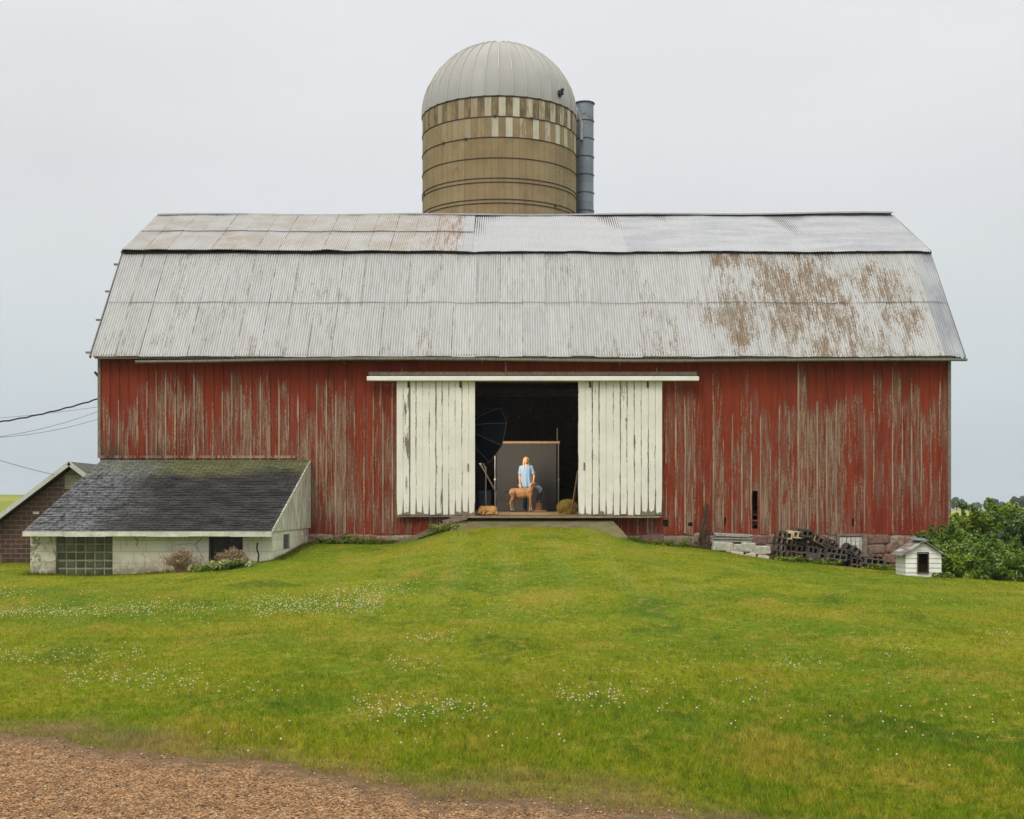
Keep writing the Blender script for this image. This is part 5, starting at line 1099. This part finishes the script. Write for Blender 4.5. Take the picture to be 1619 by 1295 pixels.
mb.limb([q_(-.02, .09, 1.56), q_(-.02, .10, 1.42), q_(-.02, .12, 1.30)], [.065, .06, .04])
remesh(mb.build('hair', HAIR, per), .008, 3)
# shirt
g = G('light_blue_cotton'); nn = g.noise(g.mul(g.obj(), (1, 1, .3)), 14, 4, .6); SHIRT = g.out(g.mix(nn, (.22, .37, .57), (.30, .47, .68)), .85, 0, .2, nn, .01, .4, sheen=.2)
rings = [(1.425, .070, .062), (1.40, .10, .075), (1.375, .150, .088), (1.33, .185, .105), (1.25, .170, .122), (1.12, .155, .118), (1.0, .165, .125), (.88, .185, .14), (.78, .20, .155), (.71, .205, .16)]
mb = MB(); n = 48; vs = []
for i, (z, a, b) in enumerate(rings):
    fl = max(0, (1.32-z)/.6)*.022
    for k in range(n):
        t = 2*math.pi*k/n; f = 1+(fl/a)*(math.sin(t*11+.5*z)+.5*math.sin(t*7+2)); vs.append(q_(-.015+.02*max(0, (1.2-z))+a*f*math.cos(t), .01+b*f*math.sin(t), z+(.012*math.sin(t*3) if i == 9 else 0)-(.018 if i == 0 and math.sin(t) < -.3 else 0)))
fs = [(i*n+k, (i+1)*n+k, (i+1)*n+(k+1) % n, i*n+(k+1) % n) for i in range(len(rings)-1) for k in range(n)]; mb.add(vs, fs)
sh = mb.build('shirt', SHIRT, per, smooth=True); q = sh.modifiers.new('t', 'SOLIDIFY'); q.thickness = .006; q.offset = 1
for sgn, a in ((-1, arms[0]), (1, arms[1])):
    mb = MB(); e = a[0].lerp(a[1], .58); mb.limb([a[0]+Vector((-sgn*.055, 0, .018)), a[0]+Vector((0, 0, .004)), a[0].lerp(a[1], .3), e], [.058, .064, .066, .062]); mb.tube([a[0].lerp(a[1], .5), a[0].lerp(a[1], .76)], [.062, .066], 16)
    remesh(mb.build('sleeve', SHIRT, per), .009, 3)
g = G('denim'); nn = g.noise(g.obj(), 12, 5, .7); x, y, z = g.sep(g.obj()); fade = g.math('MULTIPLY', g.mr(z, .52, .66), g.mr(x, .12, .26)); DEN = g.out(g.mix(g.mr(nn, .3, .7), g.mix(fade, (.025, .042, .10), (.24, .32, .42)), (.06, .09, .16)), .85, 0, .2, nn, .006, .5)
mb = MB(); mb.ball(q_(.01, .01, .90), (.155, .115, .12))
mb.limb([q_(-.06, .0, .88), q_(-.05, -.02, .48), q_(-.045, .03, .10)], [.100, .070, .062]); mb.limb([q_(.09, 0, .87), q_(.42, -.17, .66), q_(.35, -.08, .385)], [.100, .076, .058])
remesh(mb.build('jeans', DEN, per), .012, 3)
LEA = plain('brown_boot_leather', (.12, .065, .035), .6, 0, .2, 10)
for (x, y, z, dx) in ((-.045, .03, .0, -.01), (.35, -.08, .27, .02)):
    mb = MB(); mb.limb([q_(x, y, z+.12), q_(x, y+.01, z+.045)], [.052, .046]); mb.limb([q_(x, y+.02, z+.042), q_(x+dx, y-.09, z+.040), q_(x+dx*1.5, y-.17, z+.034)], [.044, .042, .034]); mb.box(q_(x+dx*.7, y-.065, z+.012), (.085, .27, .022)); remesh(mb.build('boot', LEA, per), .009, 3)
# stump and board
sx, sy = .45+.35, YP-.13
mb = MB(); mb.tube([(sx, sy, fzp+.035), (sx, sy, fzp+.10), (sx, sy, fzp+.265)], [.155, .14, .135], 20); st = empty('stump', (sx, sy, fzp), 'short round wooden stump under the raised boot', 'stump')
mb.build('bark', plain('stump_bark', (.20, .12, .07), .9, 0, .35, 16), st); mb = MB(); mb.tube([(sx, sy, fzp+.265), (sx, sy, fzp+.271)], .125, 20); mb.build('cut_face', plain('stump_face', (.36, .22, .13), .8), st)
mb = MB(); mb.box((sx-.03, sy, fzp+.017), (.55, .40, .034)); props(bevel(mb.build('board', plain('pinkish_board', (.38, .22, .15), .8)), .006), 'flat reddish board lying under the stump', 'board')

# ------------------------------------------------------------------ goat
GO = Vector((.285, 38.95, fz(38.95)))
def gq(x, y, z): return GO+Vector((x, y, z))
goat = empty('goat', GO, 'tan goat with pale ears and dark tail standing in front of the person', 'goat')
mb = MB()
mb.ball(gq(-.02, 0, .56), (.30, .125, .135)); mb.ball(gq(.22, 0, .565), (.155, .115, .155)); mb.ball(gq(-.25, 0, .59), (.125, .105, .125)); mb.ball(gq(.0, 0, .51), (.22, .13, .12))
mb.limb([gq(-.26, 0, .665), gq(.0, 0, .675), gq(.22, 0, .68)], [.045, .045, .055])
mb.limb([gq(.24, 0, .60), gq(.31, -.01, .72), gq(.335, -.02, .82)], [.125, .078, .058])
mb.ball(gq(.345, -.03, .855), (.062, .048, .058)); mb.limb([gq(.36, -.035, .86), gq(.42, -.055, .845), gq(.455, -.065, .835)], [.048, .036, .027])
for s in (-1, 1):
    mb.limb([gq(.27, s*.07, .52), gq(.27, s*.075, .38), gq(.285+.02*s, s*.07, .255), gq(.275+.03*s, s*.07, .10), gq(.285+.03*s, s*.07, .055)], [.068, .042, .031, .020, .026])
    fx = -.02+.03*s
    mb.limb([gq(-.27, s*.065, .57), gq(-.20+fx, s*.075, .43), gq(-.285+fx, s*.07, .275), gq(-.262+fx, s*.07, .10), gq(-.25+fx, s*.07, .055)], [.105, .062, .031, .020, .026])
g = G('goat_coat'); x, y, z = g.sep(g.obj()); nn = g.noise(g.obj(), 16, 5, .7); nb_ = g.noise(g.obj(), 4, 3, .6)
c = g.mix(g.mr(nn, .35, .65), (.27, .145, .062), (.43, .25, .12)); c = g.mix(g.mr(nb_, .5, .65, 0, .5), c, (.19, .105, .055))
c = g.mix(g.mr(g.math('ADD', z, g.math('MULTIPLY', nb_, .1)), .26, .17), c, (.45, .36, .28)); c = g.mix(g.mr(x, -.33, -.37), c, (.58, .46, .32)); c = g.mix(g.math('MULTIPLY', g.mr(x, .36, .40), g.mr(z, .78, .80)), c, (.10, .06, .04))
remesh(mb.build('body', g.out(c, .8, 0, .2, nn, .008, .6, sheen=.15), goat), .009, 4)
mb = MB(); 
for s in (-1, 1): mb.mark(); mb.limb([gq(.325, -.03+s*.045, .875), gq(.285, -.03+s*.085, .845), gq(.250, -.03+s*.095, .77)], [.014, .022, .010])
[remesh(q, .006, 2) for q in mb.each('ear', plain('pale_ear', (.62, .52, .42), .8), goat)]
mb = MB(); mb.limb([gq(.385, -.035, .80), gq(.375, -.04, .74)], [.016, .008]); mb.build('beard', plain('pale_beard', (.5, .42, .34), .9), goat)
mb = MB(); mb.limb([gq(-.36, 0, .64), gq(-.43, 0, .625), gq(-.50, 0, .60)], [.034, .034, .020]); remesh(mb.build('tail', plain('dark_tail', (.035, .028, .025), .9), goat), .008, 2)
mb = MB()
for s in (-1, 1):
    mb.mark(); mb.box(gq(.292+.03*s, s*.07, .025), (.06, .045, .05), taper=.8); mb.mark(); mb.box(gq(-.262+.03*s, s*.07, .025), (.06, .045, .05), taper=.8)
[bevel(q, .008) for q in mb.each('hoof', plain('hoof', (.06, .045, .035), .6), goat)]
mb = MB(); 
for s in (-1, 1): mb.mark(); mb.ball(gq(.375, -.04+s*.040, .872), .009)
mb.each('eye', plain('goat_eye', (.02, .012, .008), .2), goat)
mb = MB(); mb.tube([gq(.315+.062*math.cos(t)*1.0, -.015+.062*math.sin(t), .765+.02*math.cos(t)) for t in [k*math.pi/8 for k in range(17)]], .008, 6, False); mb.build('collar', plain('dark_collar', (.03, .03, .03), .6), goat)

# ------------------------------------------------------------------ dog
DO = Vector((wx(770, 36.45), 36.45, fz(36.45)))
def dq(x, y, z): return DO+Vector((x, y, z))
dog = empty('dog', DO, 'golden tan dog lying asleep on the sill by the left barn door', 'dog')
mb = MB()
mb.ball(dq(.00, .06, .135), (.20, .15, .125)); mb.ball(dq(-.13, .0, .135), (.125, .14, .125)); mb.ball(dq(.15, .04, .13), (.135, .15, .13)); mb.ball(dq(.12, -.06, .10), (.11, .10, .10))
mb.limb([dq(.17, -.06, .09), dq(.07, -.15, .045), dq(-.02, -.17, .03)], [.075, .038, .026]); mb.limb([dq(.22, -.02, .06), dq(.12, -.14, .03)], [.06, .028])
mb.limb([dq(-.15, -.03, .13), dq(-.20, -.12, .095)], [.10, .075]); mb.ball(dq(-.215, -.17, .075), (.062, .07, .058)); mb.limb([dq(-.215, -.20, .062), dq(-.21, -.265, .042)], [.042, .029])
mb.limb([dq(-.10, -.10, .06), dq(-.11, -.20, .03), dq(-.13, -.26, .024)], [.05, .03, .024]); mb.limb([dq(-.22, -.05, .07), dq(-.28, -.15, .03), dq(-.27, -.22, .024)], [.06, .032, .024])
mb.limb([dq(.26, .06, .06), dq(.29, -.05, .03), dq(.22, -.16, .022)], [.032, .024, .014])
remesh(mb.build('body', m_animal('golden_fur', (.46, .24, .075), (.55, .35, .18), scale=18), dog), .009, 4)
mb = MB(); mb.mark(); mb.limb([dq(-.168, -.165, .115), dq(-.145, -.185, .085), dq(-.148, -.20, .05)], [.014, .024, .014]); mb.mark(); mb.limb([dq(-.262, -.165, .115), dq(-.285, -.185, .085), dq(-.282, -.20, .05)], [.014, .024, .014]); [remesh(q, .006, 2) for q in mb.each('ear', plain('dog_ear', (.17, .09, .035), .8), dog)]
mb = MB(); mb.ball(dq(-.209, -.291, .05), (.014, .010, .011)); mb.build('nose', plain('dog_nose', (.02, .015, .012), .4), dog)
mb = MB(); [(mb.mark(), mb.ball(dq(-.214+s*.028, -.228, .096), (.009, .006, .005))) for s in (-1, 1)]; mb.each('eye', plain('dog_eye', (.03, .02, .015), .4), dog)

hm = bpy.data.materials.new('haze_air'); hm.use_nodes = True; ht = hm.node_tree; ht.nodes.clear(); hv = ht.nodes.new('ShaderNodeVolumePrincipled'); ho = ht.nodes.new('ShaderNodeOutputMaterial'); hv.inputs['Color'].default_value = (.86, .93, 1., 1); hv.inputs['Density'].default_value = .00022; ht.links.new(hv.outputs[0], ho.inputs['Volume'])
mb = MB(); mb.b2(-2600, 2600, -80, 3600, -2.5, 60); props(mb.build('haze', hm), kind='stuff', label='thin pale haze in the air over the far fields', cat='haze')
# ------------------------------------------------------------------ sky, sun, camera
w = bpy.data.worlds.new('World'); sc.world = w; w.use_nodes = True; nt = w.node_tree; nt.nodes.clear()
SUN_EL, SUN_AZ = math.radians(52), math.radians(205)
sky = nt.nodes.new('ShaderNodeTexSky'); sky.sky_type = 'NISHITA'; sky.sun_disc = False; sky.sun_elevation = SUN_EL; sky.sun_rotation = SUN_AZ; sky.air_density = 1.5; sky.dust_density = 5
tc = nt.nodes.new('ShaderNodeTexCoord'); sp = nt.nodes.new('ShaderNodeSeparateXYZ'); nt.links.new(tc.outputs['Generated'], sp.inputs[0])
cr = nt.nodes.new('ShaderNodeValToRGB'); el = cr.color_ramp.elements
def s2l(c): return tuple(((v/255+.055)/1.055)**2.4 if v > 10 else v/3294 for v in c)
K = 10.4
stops = [(0.0, (186, 201, 207)), (.06, (198, 209, 214)), (.16, (214, 219, 222)), (.27, (226, 227, 230)), (.40, (234, 234, 236))]
el[0].position = 0; el[0].color = (*[v for v in s2l(stops[0][1])], 1); el[1].position = .95; el[1].color = (1., .98, .94, 1)
for p, c in stops[1:]: e = el.new(p); e.color = (*s2l(c), 1)
nt.links.new(sp.outputs[2], cr.inputs[0])
nz = nt.nodes.new('ShaderNodeTexNoise'); nz.inputs['Scale'].default_value = 2.2; nz.inputs['Detail'].default_value = 4; mp = nt.nodes.new('ShaderNodeMapping'); mp.inputs['Scale'].default_value = (1, 1, 3.); nt.links.new(tc.outputs['Generated'], mp.inputs[0]); nt.links.new(mp.outputs[0], nz.inputs['Vector'])
mr = nt.nodes.new('ShaderNodeMapRange'); mr.inputs['From Min'].default_value = .3; mr.inputs['From Max'].default_value = .7; mr.inputs['To Min'].default_value = .95; mr.inputs['To Max'].default_value = 1.05; nt.links.new(nz.outputs['Fac'], mr.inputs[0])
zb_m = nt.nodes.new('ShaderNodeMapRange'); zb_m.interpolation_type = 'SMOOTHSTEP'; zb_m.inputs['From Min'].default_value = .42; zb_m.inputs['From Max'].default_value = .95; zb_m.inputs['To Min'].default_value = K; zb_m.inputs['To Max'].default_value = K*2.0; nt.links.new(sp.outputs[2], zb_m.inputs[0])
m1 = nt.nodes.new('ShaderNodeMath'); m1.operation = 'MULTIPLY'; nt.links.new(mr.outputs[0], m1.inputs[0]); nt.links.new(zb_m.outputs[0], m1.inputs[1])
vm = nt.nodes.new('ShaderNodeVectorMath'); vm.operation = 'SCALE'; nt.links.new(cr.outputs[0], vm.inputs[0]); nt.links.new(m1.outputs[0], vm.inputs['Scale'])
mx = nt.nodes.new('ShaderNodeMix'); mx.data_type = 'RGBA'; mx.inputs[0].default_value = .06; nt.links.new(vm.outputs[0], mx.inputs[6]); nt.links.new(sky.outputs[0], mx.inputs[7])
bg = nt.nodes.new('ShaderNodeBackground'); bg.inputs[1].default_value = .1; nt.links.new(mx.outputs[2], bg.inputs[0]); ow = nt.nodes.new('ShaderNodeOutputWorld'); nt.links.new(bg.outputs[0], ow.inputs[0])
sd = bpy.data.lights.new('sun', 'SUN'); sd.energy = 1.7; sd.angle = math.radians(28); sd.color = (1, .94, .82); so = bpy.data.objects.new('sun', sd); C.objects.link(so)
dv = Vector((math.sin(SUN_AZ)*math.cos(SUN_EL), math.cos(SUN_AZ)*math.cos(SUN_EL), math.sin(SUN_EL))); so.rotation_euler = dv.to_track_quat('Z', 'Y').to_euler(); so.location = dv*60
cd_ = bpy.data.cameras.new('camera'); cd_.sensor_width = 36; cd_.lens = F/1619*36; cd_.shift_y = (HY-647.5)/1619; cd_.clip_end = 6000; cd_.clip_start = .1
cam = bpy.data.objects.new('camera', cd_); C.objects.link(cam); cam.location = (0, 0, EYE); cam.rotation_euler = (math.radians(90), 0, 0); sc.camera = cam
sc.render.resolution_x = 1024; sc.render.resolution_y = 819
sc.view_settings.view_transform = 'Standard'; sc.view_settings.look = 'None'; sc.view_settings.gamma = 1; sc.view_settings.exposure = 0
